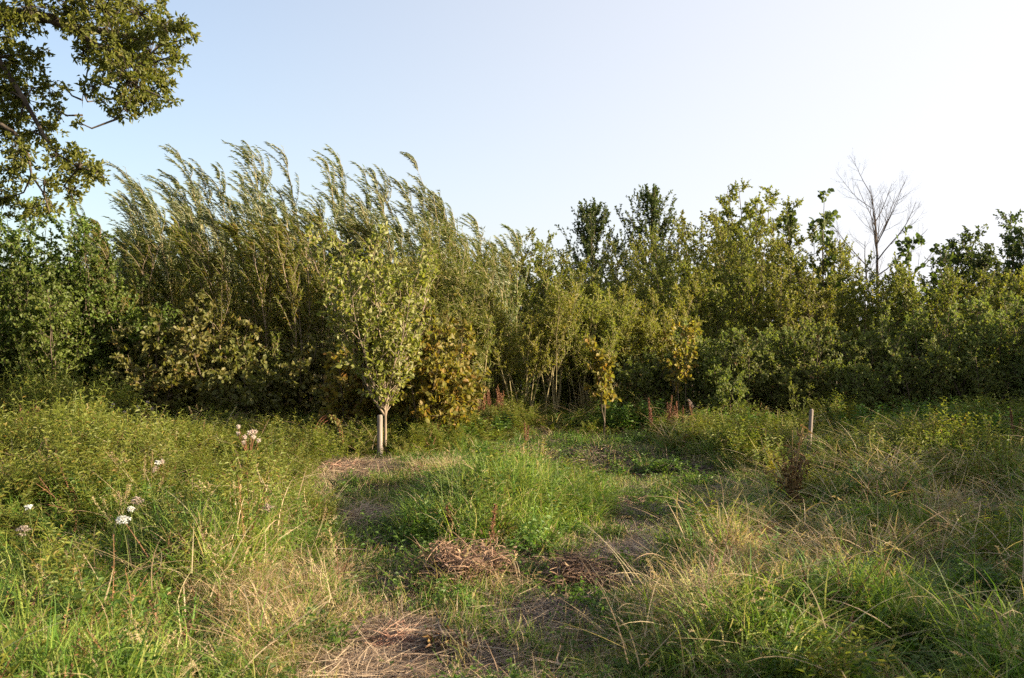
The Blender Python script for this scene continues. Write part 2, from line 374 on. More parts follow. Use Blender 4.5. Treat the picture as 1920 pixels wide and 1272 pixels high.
for v in range(4):                                          # dead brown forbs
    mb = MB(); herb(mb, rng, 5, .5, .07, 22, .024, .012, .9, 0, .003, .3); source('dead', mb, M['rust'])
for kind, mat in (('thatch', 'thatch'), ('rotten', 'darkthatch')):
    for v in range(4):
        mb = MB(); blades(mb, rng, 60, .32, .20, .12, .22, .0042, 5, flat=1.38)
        V = mb.v[0]; V[:, 2] += rng.rand(len(V) // 10).repeat(10) * .06; source(kind, mb, M[mat])

for v in range(5):                                          # lodged straws lying criss-cross on the meadow
    mb = MB(); blades(mb, rng, 10, .50, .22, .10, .9, .0045, 6, flat=1.0); V = mb.v[0]; V[:, 2] += rng.rand(10).repeat(12) * .10; source('tangle', mb, M['grass'])
HAY = [gp(*p) + (r,) for p, r in [((740, 1215), .26), ((700, 1280), .28), ((900, 1262), .2), ((1010, 1185), .2), ((640, 890), .55), ((700, 985), .35), ((1210, 1060), .25), ((1170, 1000), .25), ((1230, 1040), .25)]]
ROT = [gp(*p) + (r,) for p, r in [((1090, 1100), .30), ((1000, 1090), .25), ((960, 1120), .2), ((1340, 975), .38), ((1160, 865), .9), ((1060, 850), .8), ((1270, 890), .45), ((1380, 915), .4), ((1170, 950), .3), ((760, 1040), .35), ((780, 1120), .25), ((630, 930), .35), ((1140, 1130), .25), ((830, 1230), .16), ((900, 1080), .3), ((700, 1130), .2), ((1040, 1140), .3), ((600, 880), .35), ((1220, 960), .3)]]
DRYSPOT = [gp(*p) + (r,) for p, r in [((540, 1180), .42), ((470, 1215), .4), ((600, 1110), .35), ((540, 1255), .3), ((1240, 1160), .34), ((1320, 1200), .4), ((1240, 1230), .25), ((1420, 1140), .3), ((1500, 1060), .5), ((1780, 1000), .6), ((1880, 1240), .25), ((1650, 1080), .45), ((1400, 1090), .3), ((570, 940), .35), ((880, 1110), .28), ((830, 1120), .22), ((920, 1125), .2), ((990, 870), .4)]]
LUSH = [gp(*p) + (r,) for p, r in [((1640, 1260), .5), ((1500, 1240), .4), ((150, 1220), .5), ((1850, 1160), .4), ((390, 1070), .4), ((260, 1000), .5), ((870, 1000), .5), ((1040, 1020), .4), ((1600, 1000), .6)]]
LOW = [gp(*p) + (r,) for p, r in [((1500, 930), 1.0), ((1490, 1120), .5), ((460, 960), .5), ((466, 880), .5), ((1490, 985), .7), ((1480, 1060), .55), ((1515, 900), .7), ((1520, 860), .7), ((700, 900), .6), ((420, 900), .4)]]
def spots(x, y, L):
    f = np.zeros_like(x)
    for sx, sy, r in L: f = np.maximum(f, np.exp(-((x - sx) ** 2 + ((y - sy) / 1.3) ** 2) / (r * r)))
    return f
def scatter_fields():
    rs = np.random.RandomState(5)
    n = 56000
    y = rs.uniform(3.0, 17.5, n); x = rs.uniform(-1, 1, n) * (y * .53 + 1.0)
    keep = rs.rand(n) < (y * .53 + 1.0) / (17.5 * .53 + 1.0)
    x, y = x[keep], y[keep]; px, py = rs.uniform(-2.4, 2.6, 9000), rs.uniform(3.0, 13.5, 9000)      # closer sward on the path
    k = d_poly(px, py, PATH) < .1; return rs, np.concatenate([x, px[k]]), np.concatenate([y, py[k]])
rs, X, Y = scatter_fields()
D = d_poly(X, Y, PATH); MF = mound_f(X, Y)
hay, rot, dryf, lush = (spots(X, Y, q) for q in (HAY, ROT, DRYSPOT, LUSH))
nA, nB, nC = vnoise(X, Y, .75, 21), vnoise(X, Y, 1.7, 22), vnoise(X, Y, .45, 23)
nA = np.clip((nA - .5) * 1.5 + .5, 0, 1)
onpath = (D < -.03 + .3 * (nC - .5)) & (MF < .22)
left = (X < 0)
U = rs.rand(len(X))
T = np.array(['tall     '] * len(X)); Hs = np.ones(len(X)); dry = np.full(len(X), .12); keep = np.ones(len(X), bool)
# meadow beside the path
far = np.clip((Y - np.where(left, 6.3, 8)) / 4, 0, 1)
pm = ~onpath & (MF < .22)
w_herb = np.where(left, .03 + .40 * far * (.5 + nB), .02 + .26 * far); w_dry = .05 + .45 * dryf; w_broad = .13 + .35 * lush + np.where(left, 0, .05); w_seed = .012
w_net = np.where(left, .02, .04) + .14 * lush + .04 * far
q = np.cumsum(np.stack([w_herb * (1 - dryf), w_dry, w_broad, np.full_like(U, w_seed), w_net * (1 - dryf), np.full_like(U, .030)]), 0)
for k, nm in enumerate(['herb', 'straw', 'broad', 'seed', 'nettle', 'dead']):
    lo = q[k - 1] if k else 0
    T[pm & (U >= lo) & (U < q[k])] = nm
rim = pm & (D < .32) & (D > .12) & (Y < 9.5) & (U > .72); T[rim] = 'straw'
edge = np.clip((D + .05) / .45, .0, 1)
back = np.clip((Y - 10.3) / 1.6, 0, 1) * np.where(X < 1.2, np.clip((X + 5.3) / 1.0, 0, 1) * .50, .34) * (.7 + .6 * nB)   # lower growth along the thicket
Hs[pm] = ((1 - back) * (.5 + .5 * edge) * np.where(left, .80 + .16 * far, .78 + .12 * far) * (.35 + .75 * nA + .2 * nC) * np.clip(2.6 * nC - .25, .42, 1.15) * np.where(T == 'herb', 1.12, np.where(T == 'straw', .8, 1.0)) * (1 - .70 * spots(X, Y, LOW)) * rs.uniform(.75, 1.25, len(X)))[pm]
dry[pm] = np.clip(np.where(left, .13, .15) + .25 * (nB - .5) + .50 * dryf - .2 * lush, .03, .75)[pm]
dry[pm & (T == 'straw')] = np.clip(dry[pm & (T == 'straw')] + .34, 0, .78)
dry[T == 'seed'] = .8
# hummock: fresh low greens
mm = MF >= .22
lush[mm] = 1
T[mm] = np.where(U < .05, 'nettle', np.where(U < .15, 'low', np.where(U < .17, 'herb', np.where(U < .74, 'tall', np.where(U < .95, 'broad', 'straw')))))[mm]
Hs[mm] = (np.where((T == 'tall') | (T == 'broad') | (T == 'straw'), .66, np.where(T == 'nettle', .80, .75)) * rs.uniform(.6, 1.3, len(X)) * (.6 + .8 * nC))[mm]; dry[mm] = .05 + .4 * dryf[mm] + .3 * (T[mm] == 'straw')
# trodden path
pp = onpath
T[pp] = np.where(U < .36, 'short', np.where(U < .54, 'thatch', np.where(U < .72, 'rotten', np.where(U < .80, 'low', np.where(U < .85, 'tall', 'short')))))[pp]
T[pp & (hay > .28) & (U < .9)] = 'thatch'; T[pp & (rot > .22) & (U < .72)] = 'rotten'
T[pp & (dryf > .6) & (U < .4) & (hay < .15)] = 'straw'
Hs[pp] = (rs.uniform(.5, 1.15, len(X)) * (.7 + .6 * nC))[pp]; dry[pp] = np.clip(.30 + .5 * (nA - .5) + .5 * hay, 0, .9)[pp]
tus = pp & (nA > .7) & (U < .35) & (hay < .15) & (rot < .3); T[tus] = np.where(nC[tus] > .5, 'tall', 'straw'); dry[tus & (T == 'straw')] = .8
tp_ = pp & (T == 'tall'); Hs[tp_] = rs.uniform(.25, .5, tp_.sum())
sp = pp & (T == 'straw'); Hs[sp] = rs.uniform(.40, .68, sp.sum()); dry[sp] = .88
# density per kind
keep &= ~((hay > .3) & pp & (T == 'short') & (rs.rand(len(X)) < .7))
dens = {'tall': .62, 'broad': .6, 'straw': .60, 'seed': .5, 'herb': .75, 'nettle': .7, 'low': .8, 'dead': .7, 'short': .95, 'thatch': .9, 'rotten': .9}
T = np.char.strip(T)
keep &= rs.rand(len(X)) < np.array([dens[t] for t in T]) * np.where(Y > 13.5, .7, 1)
tg = pm & keep & (rs.rand(len(X)) < (np.where(left, .04, .06) + .10 * dryf) * np.where(Y < 7, .35, 1))
X, Y, T, Hs, dry = (np.concatenate([a[keep], b]) for a, b in ((X, X[tg]), (Y, Y[tg]), (T, np.full(tg.sum(), 'tangle')), (Hs, Hs[tg]), (dry, np.full(tg.sum(), .82))))
Z = ground_h(X, Y); kt = T == 'tangle'; Z[kt] += .30 * Hs[kt]; Hs[kt] = rs.uniform(.6, 1.1, kt.sum())

def scatter_object(name, kinds, label, cat):
    k = np.isin(T, kinds); n = int(k.sum())
    me = bpy.data.meshes.new(name); me.vertices.add(n)
    me.vertices.foreach_set('co', np.stack([X[k], Y[k], Z[k]], 1).astype(np.float32).ravel())
    def attr(nm, ty, val):
        a = me.attributes.new(nm, ty, 'POINT')
        a.data.foreach_set('vector' if ty == 'FLOAT_VECTOR' else 'value', np.ascontiguousarray(val).ravel())
    rot_ = np.stack([rs.normal(0, .30, n), rs.normal(0, .30, n), rs.uniform(0, 2 * pi, n)], 1).astype(np.float32)
    flat = np.isin(T[k], ['thatch', 'rotten', 'tangle']); rot_[flat, :2] *= .25
    attr('rot', 'FLOAT_VECTOR', rot_)
    wide = np.sqrt(Hs[k]) * .5 + .5
    attr('scl', 'FLOAT_VECTOR', np.stack([wide, wide, Hs[k]], 1).astype(np.float32))
    attr('pick', 'INT', np.array([rs.choice(src_index[t]) for t in T[k]], dtype=np.int32))
    attr('dry', 'FLOAT', dry[k].astype(np.float32)); attr('tone', 'FLOAT', rs.rand(n).astype(np.float32))
    o = bpy.data.objects.new(name, me); COL.objects.link(o)
    ng = bpy.data.node_groups.new(name + '_scatter', 'GeometryNodeTree')
    ng.interface.new_socket('Geometry', in_out='INPUT', socket_type='NodeSocketGeometry')
    ng.interface.new_socket('Geometry', in_out='OUTPUT', socket_type='NodeSocketGeometry')
    N, L = ng.nodes, ng.links
    gi, go = N.new('NodeGroupInput'), N.new('NodeGroupOutput')
    ci = N.new('GeometryNodeCollectionInfo'); ci.inputs['Collection'].default_value = SRC
    ci.inputs['Separate Children'].default_value = True; ci.inputs['Reset Children'].default_value = True
    ip = N.new('GeometryNodeInstanceOnPoints'); ip.inputs['Pick Instance'].default_value = True
    def named(nm, ty):
        a = N.new('GeometryNodeInputNamedAttribute'); a.data_type = ty; a.inputs['Name'].default_value = nm
        return a.outputs['Attribute']
    er = N.new('FunctionNodeEulerToRotation'); L.new(named('rot', 'FLOAT_VECTOR'), er.inputs[0])
    L.new(gi.outputs[0], ip.inputs['Points']); L.new(ci.outputs[0], ip.inputs['Instance'])
    L.new(named('pick', 'INT'), ip.inputs['Instance Index']); L.new(er.outputs[0], ip.inputs['Rotation'])
    L.new(named('scl', 'FLOAT_VECTOR'), ip.inputs['Scale']); L.new(ip.outputs[0], go.inputs[0])
    md = o.modifiers.new('scatter', 'NODES'); md.node_group = ng
    tag(o, label, cat, kind='stuff')
    return n
cnt = [scatter_object('meadow_grass', ['tall', 'broad', 'straw', 'seed', 'tangle'], 'long green and straw coloured meadow grass on both sides of the path', 'grass'),
       scatter_object('short_grass', ['short'], 'short trodden grass growing on the path', 'grass'),
       scatter_object('ground_herbs', ['herb', 'nettle', 'low', 'dead'], 'leafy green wild herbs mixed into the meadow and the hummock', 'weeds'),
       scatter_object('straw_litter', ['thatch', 'rotten'], 'flattened tan and rotting brown straw lying on the path', 'straw')]
print('ground cover instances', cnt)

# ------------------------------------------------------------------ shrubs and trees
def curve_eval(P, u):
    """P (n,k,3), u (n,m) in 0..1 -> points (n,m,3) and tangents"""
    k = P.shape[1]; q = np.clip(u, 0, .9999) * (k - 1); i = q.astype(int); f = (q - i)[..., None]
    s = np.arange(len(P))[:, None]
    a, b = P[s, i], P[s, i + 1]
    return a * (1 - f) + b * f, unit(b - a)
def grow(seed, h, spread, nstem=4, clear=.15, nb=12, blen=.35, ntw=6, twl=.25, nl=8, L=.05, W=.03, oval=False, el=.6, up=.5,
         lean=(0, 0), stem_r=.018, base_r=.15, prof=None, droop=0., tall_var=.25, wob=.03, wind=(0, 0), leaf_up=.3, top=1.0, fork=0., skew=1., tw=.62):
    """stems from the base, side branches, twigs and leaves; returns wood and leaf meshes in local metres"""
    rg = np.random.RandomState(seed); wood, lf = MB(), MB()
    k = 9; t = np.linspace(0, 1, k)
    a = rg.uniform(0, 2 * pi, nstem) if nstem > 1 else np.zeros(1)
    H = h * (1 - tall_var * rg.rand(nstem)); H[0] = h
    sp = spread * np.sqrt(rg.rand(nstem)) if nstem > 1 else np.zeros(1)
    P = np.zeros((nstem, k, 3))
    br = base_r * (rg.rand(nstem) if nstem > 1 else np.zeros(1))
    if fork: t = np.concatenate([[0, fork * .5, fork], fork + (1 - fork) * np.arange(1, 7) / 6])
    g = np.clip((t - fork) / (1 - fork), 0, 1)
    ex = (g ** .85 if fork else t[None] ** 1.25) * sp[:, None]
    P[..., 0] = (br * np.cos(a))[:, None] + ex * np.cos(a)[:, None] + lean[0] * t ** 1.5
    P[..., 1] = (br * np.sin(a))[:, None] + ex * np.sin(a)[:, None] + lean[1] * t ** 1.5
    P[..., 2] = H[:, None] * t - .03
    wb = np.cumsum(rg.normal(0, wob, (nstem, k, 2)), 1); wb[:, 0] = 0; P[..., :2] += wb * min(1, h / 3) * (np.clip(g * 3, 0, 1)[None, :, None] if fork else 1)
    tubes(wood, P, stem_r * rg.uniform(.7, 1.1, nstem)[:, None] * (1.05 - .85 * t), 6, rg.rand(nstem))
    # side branches
    u = np.clip(clear + (top - clear) * ((np.arange(nb)[None] + rg.rand(nstem, nb)) / nb) ** skew, 0, 1)
    B0, T0 = curve_eval(P, u)
    az = np.arange(nb)[None] * 2.4 + rg.uniform(0, 6.3, (nstem, 1)) + rg.normal(0, .5, u.shape)
    pf = prof(np.clip((u - clear) / max(1e-3, 1 - clear), 0, 1)) if prof else (1.05 - .75 * u)
    bl = blen * h * pf * rg.uniform(.6, 1.15, u.shape)
    e = el + rg.normal(0, .2, u.shape)
    d0 = np.stack([np.cos(az) * np.cos(e), np.sin(az) * np.cos(e), np.sin(e)], -1)
    kb = 5; tb = np.linspace(0, 1, kb)
    BP = B0[..., None, :] + d0[..., None, :] * (bl[..., None] * tb)[..., None]
    BP[..., 2] += (up * .5 - droop) * bl[..., None] * tb ** 2
    BP[..., 0] += wind[0] * bl[..., None] * tb ** 2; BP[..., 1] += wind[1] * bl[..., None] * tb ** 2
    BP = BP.reshape(-1, kb, 3); nB_ = len(BP); blr = bl.reshape(-1)
    tubes(wood, BP, stem_r * .32 * (1.05 - .8 * tb)[None] * np.clip(blr / (blen * h), .4, 1)[:, None], 4, rg.rand(nB_))
    # twigs
    s = np.clip((np.arange(ntw)[None] + rg.rand(nB_, ntw)) / ntw * .85 + .2, 0, 1)
    W0, TT = curve_eval(BP, s)
    td = unit(TT * .9 + rg.normal(0, tw, TT.shape) + np.array([wind[0], wind[1], .25 * up]))
    tl = twl * rg.uniform(.5, 1.2, s.shape) * np.clip(blr / (blen * h) + .45, 0, 1)[:, None]
    TP = np.stack([W0, W0 + td * tl[..., None] * .55, W0 + (td + np.array([0, 0, -droop * .6])) * tl[..., None]], 2).reshape(-1, 3, 3)
    tubes(wood, TP[:, [0, 2]], np.broadcast_to(np.array([.0030, .0012]) * (1 + h * .12), (len(TP), 2)), 3, .4)
    # leaves
    v = np.clip((np.arange(nl)[None] + rg.rand(len(TP), nl)) / nl, 0, 1)
    LP, LT = curve_eval(TP, v)
    ld = LT * .55 + rg.normal(0, .6, LT.shape) + np.array([wind[0] * 1.3, wind[1] * 1.3, -.1])
    N = rg.normal(0, .75, LT.shape) + np.array([0, -.15, leaf_up + .3])
    sz = rg.uniform(.65, 1.25, v.shape)
    rr = np.clip(rg.rand(*v.shape) * .8 + rg.rand(len(TP), 1) * .2, 0, 1)
    leaves(lf, LP.reshape(-1, 3), ld.reshape(-1, 3), N.reshape(-1, 3), (L * sz).ravel(), (W * sz).ravel(), rr.ravel(), oval=oval)
    return wood, lf
def plant(name, label, cat, x, y, mats, group=None, rz=0.0, **kw):
    o = thing(name, label, cat, (x, y, gh(x, y)), rz, group)
    w, l = grow(**kw)
    w.obj('trunk', M[mats[0]], o, True); l.obj('crown', M[mats[1]], o)
    return o

# --- tall willows, shoots streaming to the left in the wind
def willow(seed, h, lean, lower=1.0):
    rg = np.random.RandomState(seed); wood, lf, lo = MB(), MB(), MB()
    ns = rg.randint(2, 4); k = 10; t = np.linspace(0, 1, k); P = np.zeros((ns, k, 3))
    H = h * rg.uniform(.80, 1.0, ns); H[0] = h
    bx, by = rg.uniform(-.15, .15, ns), rg.uniform(-.2, .2, ns)
    sx, sy = rg.uniform(-.25, .35, ns), rg.uniform(-.3, .3, ns)
    P[..., 0] = bx[:, None] + sx[:, None] * t + lean * t ** 4
    P[..., 1] = by[:, None] + sy[:, None] * t
    P[..., 2] = H[:, None] * t - .03
    wb = np.cumsum(rg.normal(0, .025, (ns, k, 2)), 1); wb[:, 0] = 0; P[..., :2] += wb
    tubes(wood, P, .020 * rg.uniform(.8, 1.2, ns)[:, None] * (1.05 - .93 * t), 6, rg.rand(ns))
    # long whippy shoots, from mid height to the top
    m = 22; u = .33 + .65 * rg.rand(ns, m) ** .75; B, T0 = curve_eval(P, u)
    az = rg.uniform(0, 2 * pi, u.shape); e = rg.uniform(.95, 1.42, u.shape)
    d = np.stack([np.cos(az) * np.cos(e), np.sin(az) * np.cos(e), np.sin(e)], -1)
    ln = rg.uniform(.5, 1.1, u.shape) * (1.08 - .45 * u); ks = 7; ts = np.linspace(0, 1, ks)
    top = H[:, None] * 1.0 - B[..., 2]; ln = np.minimum(ln, np.maximum(top * 1.5, .28))
    SP = B[..., None, :] + d[..., None, :] * (ln[..., None] * ts)[..., None]
    SP[..., 0] += -ln[..., None] * (.05 + .62 * u[..., None] ** 4) * ts ** 2
    SP[..., 2] += -.12 * ln[..., None] * ts ** 3
    SP = SP.reshape(-1, ks, 3)
    SP = np.concatenate([SP, np.stack([P[:, i] for i in (3, 4, 5, 6, 7, 8, 9)], 1)])
    tubes(wood, SP[:-ns], np.broadcast_to(.0045 * (1.05 - .8 * ts), (len(SP) - ns, ks)), 3, .5)
    nl = 46; v = np.clip((np.arange(nl)[None] + rg.rand(len(SP), nl)) / nl, 0, 1)
    LP, LT = curve_eval(SP, v); hh = np.clip(LP[..., 2:3] / h, 0, 1)
    wind = np.array([-1.0, 0, .15]) * (.10 + 1.1 * np.clip((hh - .60) / .35, 0, 1))
    ld = LT * .75 + rg.normal(0, .42, LT.shape) + wind * .9
    N = rg.normal(0, .8, LT.shape) + np.array([.25, -.3, .5])
    sz = rg.uniform(.7, 1.25, v.shape); n = len(LP.reshape(-1, 3))
    up_ = LP[..., 2].ravel() > h * rg.normal(.60, .05, n)
    A = [a.reshape(-1, 3) for a in (LP, ld, N)]; S = sz.ravel(); r = rg.rand(n)
    leaves(lf, A[0][up_], A[1][up_], A[2][up_], .085 * S[up_], .0125 * S[up_], r[up_], curl=.2)
    dn = ~up_
    leaves(lo, A[0][dn], A[1][dn], A[2][dn], .070 * S[dn], .0145 * S[dn], r[dn], curl=.2)
    # sparse twiggy lower growth
    m2 = int(16 * lower); u2 = rg.uniform(.10, .62, (ns, m2)); B2, _ = curve_eval(P, u2)
    az = rg.uniform(0, 2 * pi, u2.shape); d2 = np.stack([np.cos(az), np.sin(az), rg.uniform(.2, 1.3, u2.shape)], -1); d2 = unit(d2)
    l2 = rg.uniform(.25, .7, u2.shape)
    Q = np.stack([B2, B2 + d2 * (l2 * .5)[..., None], B2 + d2 * l2[..., None] + np.array([0, 0, -.05])], 2).reshape(-1, 3, 3)
    tubes(wood, Q, np.broadcast_to(np.array([.005, .0035, .0015]), (len(Q), 3)), 3, .5)
    v2 = rg.uniform(.1, 1, (len(Q), 26)); LP, LT = curve_eval(Q, v2)
    leaves(lo, (LP + rg.normal(0, .035, LP.shape)).reshape(-1, 3), (LT + rg.normal(0, .7, LT.shape)).reshape(-1, 3), (rg.normal(0, .8, LT.shape) + [0, -.1, .5]).reshape(-1, 3),
           .06 * rg.uniform(.6, 1.3, LP.shape[0] * 26), .019, rg.rand(LP.shape[0] * 26), curl=.2)
    return wood, lf, lo
rg = np.random.RandomState(77)
spots_w = []
TOPS = [(150, 385), (230, 300), (300, 262), (350, 300), (440, 262), (510, 262), (560, 300), (610, 278), (660, 320), (710, 284), (770, 350), (830, 370), (880, 410), (930, 440)]
tp = np.array(TOPS, float)
for i, (px, py) in enumerate(TOPS):
    Yd = 17.6 + rg.uniform(-.5, .9); spots_w.append((px, py, Yd))
for px in range(180, 930, 46):                              # front and rear ranks a little lower
    spots_w.append((px + rg.uniform(-14, 14), np.interp(px, tp[:, 0], tp[:, 1]) + rg.uniform(60, 150), 16.3 + rg.uniform(-.4, .5)))
for px in range(205, 930, 62):
    spots_w.append((px + rg.uniform(-14, 14), np.interp(px, tp[:, 0], tp[:, 1]) + rg.uniform(25, 110), 18.9 + rg.uniform(-.4, .5)))
for i, (px, py, Yd) in enumerate(spots_w):
    h = hz(py - 26, Yd) * 1.0; lean = -rg.uniform(.15, .60) * h / 4.5 * (1.0 if px < 720 else .7)
    x = gx(px, Yd) - lean * .9 + .25
    w_of = ('beside the field maples', 'above the browning hazels') [px > 270] if px < 420 else 'above the low undergrowth' if px < 600 else 'rising behind the staked young tree' if px < 760 else 'at the stand end by the osiers'
    o = thing('willow', 'slender willow with wind-bent silvery tips ' + w_of, 'willow', (x, Yd, 0), 0, 'willows ' + w_of)
    w, a, b = willow(500 + i, h * .93, lean)
    w.obj('trunk', M['willowbark'], o, True); a.obj('crown', M['willow'], o); b.obj('lower_foliage', M['willow_low'], o)

# --- field maples at the left end of the thicket
for i, (px, py, Yd) in enumerate([(-90, 470, 14.2), (-10, 430, 14.6), (60, 405, 15.0), (115, 415, 14.7), (165, 450, 14.9), (30, 540, 13.9), (110, 560, 14.0), (205, 545, 15.0), (250, 600, 14.9), (-60, 600, 13.7)]):
    h = hz(py, Yd)
    m_of = 'low leafy field maple skirting the taller field maples' if py >= 540 else 'dense green field maple touching the first willows' if px > 100 else 'tall dense green field maple right under the oak boughs'
    plant('field_maple', m_of, 'shrub', gx(px, Yd), Yd, ('bark', 'maple'), m_of.replace('field maple ', 'field maples ', 1),
          seed=40 + i, h=h, spread=.45, nstem=4, clear=.06, nb=15, blen=.24, ntw=7, twl=.28, nl=13, L=.050, W=.044, oval=False, el=.55, up=.6, prof=lambda u: 1.0 - .55 * u)
# --- brownish hazels in front of the willows
for i, (px, py, Yd) in enumerate([(265, 600, 14.6), (340, 580, 14.7), (415, 610, 14.4), (490, 640, 14.7), (560, 650, 14.6), (300, 680, 14.0), (400, 690, 13.9), (470, 700, 13.9)]):
    h_of = 'knee-high browning hazel at the very front of the hazels' if py >= 680 else 'large-leaved browning hazel next to the field maples' if px < 350 else 'large-leaved browning hazel below the pale bare willow trunks'
    plant('hazel_bush', h_of, 'shrub', gx(px, Yd), Yd, ('bark', 'hazel'), h_of.replace('browning hazel', 'browning hazels'),
          seed=70 + i, h=hz(py, Yd), spread=.5, nstem=5, clear=.08, nb=9, blen=.34, ntw=4, twl=.22, nl=11, L=.072, W=.055, oval=True, el=.45, up=.2, droop=.15)
# --- undergrowth filling the lower thicket
for i, (px, py, lean, hh) in enumerate([(237, 400, -.15, 1), (262, 430, .2, 1), (372, 390, -.2, 1), (425, 420, -.3, 1), (478, 400, -.2, 1), (536, 390, -.1, 1), (565, 400, -.3, 1), (606, 380, -.2, 1), (690, 400, -.3, 1)]):
    Yd = 15.2 + .25 * (i % 3); o = thing('slim_willow', 'slim willow with a pale bare trunk standing out before the dark stand', 'willow', (gx(px, Yd), Yd, 0), 0, 'pale bare-trunked willows')
    w, a, b = willow(900 + i, hz(py, Yd) * .93, lean, .55)
    w.obj('trunk', M['palebark'], o, True); a.obj('crown', M['willow_low'], o); b.obj('lower_foliage', M['willow_low'], o)
for i, (px, py, Yd) in enumerate([(330, 560, 16.2), (420, 580, 16.0), (520, 590, 15.9), (600, 600, 15.9), (650, 560, 15.4), (560, 520, 16.6), (460, 510, 16.8), (260, 560, 16.0), (690, 600, 15.0), (380, 660, 15.1), (540, 650, 15.1), (620, 680, 14.3)]):
    plant('thicket_shrub', 'twiggy olive shrub growing between the willow trunks', 'shrub', gx(px, Yd), Yd, ('willowbark', 'willow_low'), 'undergrowth between the willows',
          seed=110 + i, h=hz(py, Yd), spread=.35, nstem=4, clear=.15, nb=11, blen=.24, ntw=5, twl=.26, nl=9, L=.055, W=.026, el=.8, up=.7)
# --- green sallow bushes right of the young tree
for i, (px, py, Yd) in enumerate([(800, 470, 15.4), (850, 450, 15.8), (890, 500, 15.2), (770, 520, 14.9), (845, 560, 14.5), (925, 470, 17.0), (900, 600, 14.6)]):
    plant('osier_bush', 'tall green osier bush with narrow leaves behind the staked young tree', 'shrub', gx(px, Yd), Yd, ('willowbark', 'willow_low'), 'osiers behind the young tree',
          seed=140 + i, h=hz(py, Yd), spread=.35, nstem=6, clear=.12, nb=13, blen=.20, ntw=6, twl=.25, nl=12, L=.085, W=.014, el=.95, up=.9, wind=(-.25, 0))
# --- yellowing hazel behind the staked tree
for i, (px, py, Yd) in enumerate([(660, 650, 13.4), (770, 655, 13.0), (825, 630, 13.2), (720, 660, 13.6), (860, 610, 13.9), (800, 700, 12.8)]):
    plant('yellowing_hazel', 'low hazel with yellow brown autumn leaves behind the wooden stake', 'shrub', gx(px, Yd), Yd, ('bark', 'yellowing'), 'yellowing hazels behind the stake',
          seed=160 + i, h=hz(py, Yd), spread=.40, nstem=5, clear=.06, nb=9, blen=.36, ntw=4, twl=.20, nl=8, L=.075, W=.058, oval=True, el=.45, up=.2, droop=.1)
# --- the young staked tree
xt, Yt = gx(722, 12.0), 12.0
plant('young_tree', 'young tree with pale thin trunk and upright leafy branches beside the stake', 'tree', xt, Yt, ('palebark', 'apple'),
      seed=181, h=hz(470, Yt), spread=.88, nstem=12, base_r=0, fork=.27, clear=.28, nb=16, skew=1.35, blen=.17, ntw=5, twl=.20, nl=8, L=.062, W=.040, oval=True, el=.75, up=.9, stem_r=.018, wob=.02,
      prof=lambda u: 1.2 - .6 * u, tall_var=.4)
# --- pale sallow bushes with bare stems, middle
for i, (px, py, Yd) in enumerate([(985, 575, 15.0), (1035, 545, 15.2), (1085, 570, 15.6), (1150, 575, 16.0), (1215, 560, 16.4), (1110, 600, 15.4), (1190, 620, 15.6), (1255, 620, 16.0)]):
    s_of = 'pale yellowish sallow bush on thin bare stems beside the dark gap' if px < 1100 else 'pale yellowish sallow bush behind the little single-stemmed sapling' if px < 1200 else 'pale yellowish sallow bush next to the first dogwoods'
    plant('sallow_bush', s_of, 'shrub', gx(px, Yd), Yd, ('willowbark', 'sallow'), s_of.replace('bush', 'bushes'),
          seed=200 + i, h=hz(py, Yd), spread=.5, nstem=10, clear=.34, nb=11, blen=.20, ntw=6, twl=.2, nl=12, L=.050, W=.019, el=.9, up=1.0, stem_r=.011, base_r=.3)
# --- yellow saplings
for i, (px, py, Yd, lab) in enumerate([(1130, 655, 13.2, 'little sapling with yellow brown leaves on a single dark stem past the rotting straw'),
                                       (1288, 635, 14.3, 'sapling with large lime yellow leaves in front of the reddish dogwoods')]):
    plant('sapling', lab, 'sapling', gx(px, Yd), Yd, ('bark', 'yellowing'), seed=230 + i, h=hz(py, Yd), spread=.12, nstem=2, clear=.34, nb=10, blen=.30, ntw=4, twl=.14, nl=7,
          L=.07, W=.05, oval=True, el=.9, up=.9, stem_r=.012)
# --- alders: the olive middle rank on the right
for i, (px, py, Yd) in enumerate([(960, 455, 20.0), (1010, 465, 20.4), (1060, 490, 19.6), (1130, 500, 19.4), (1190, 480, 19.8), (1250, 455, 19.5), (1160, 470, 22.0), (1290, 450, 22.0), (1360, 440, 22.5), (1230, 460, 22.5), (1570, 470, 21), (1030, 470, 22), (1640, 500, 21), (1720, 505, 21), (1790, 515, 20.5), (1300, 440, 19.8), (1350, 455, 18.8), (1400, 440, 19.2), (1450, 430, 19.6), (1500, 450, 18.9), (1550, 470, 18.4),
                                 (1330, 520, 17.6), (1420, 520, 17.4), (1480, 530, 17.2), (1280, 530, 17.8), (1540, 540, 17.0), (1600, 530, 17.4), (1655, 535, 17.6), (1710, 530, 17.4), (1770, 540, 17.2), (1830, 530, 17.4), (1890, 530, 17.3), (1950, 520, 17.5)]):
    a_of = 'behind the sallow bushes' if px < 1100 else 'below the pair of hornbeams' if px < 1260 else 'in front of the round-headed trees' if px < 1520 else 'around the bare tree' if px < 1740 else 'in front of the shaded end hornbeams'
    plant('alder', ('lower' if py >= 500 else 'taller') + ' olive green alder with small leaves ' + a_of, 'tree', gx(px, Yd), Yd, ('bark', 'alder'), ('lower' if py >= 500 else 'taller') + ' alders ' + a_of,
          seed=260 + i, h=hz(py, Yd), spread=.45, nstem=3, clear=.14, nb=17, blen=.22, ntw=7, twl=.26, nl=13, L=.046, W=.033, el=.75, up=.7)
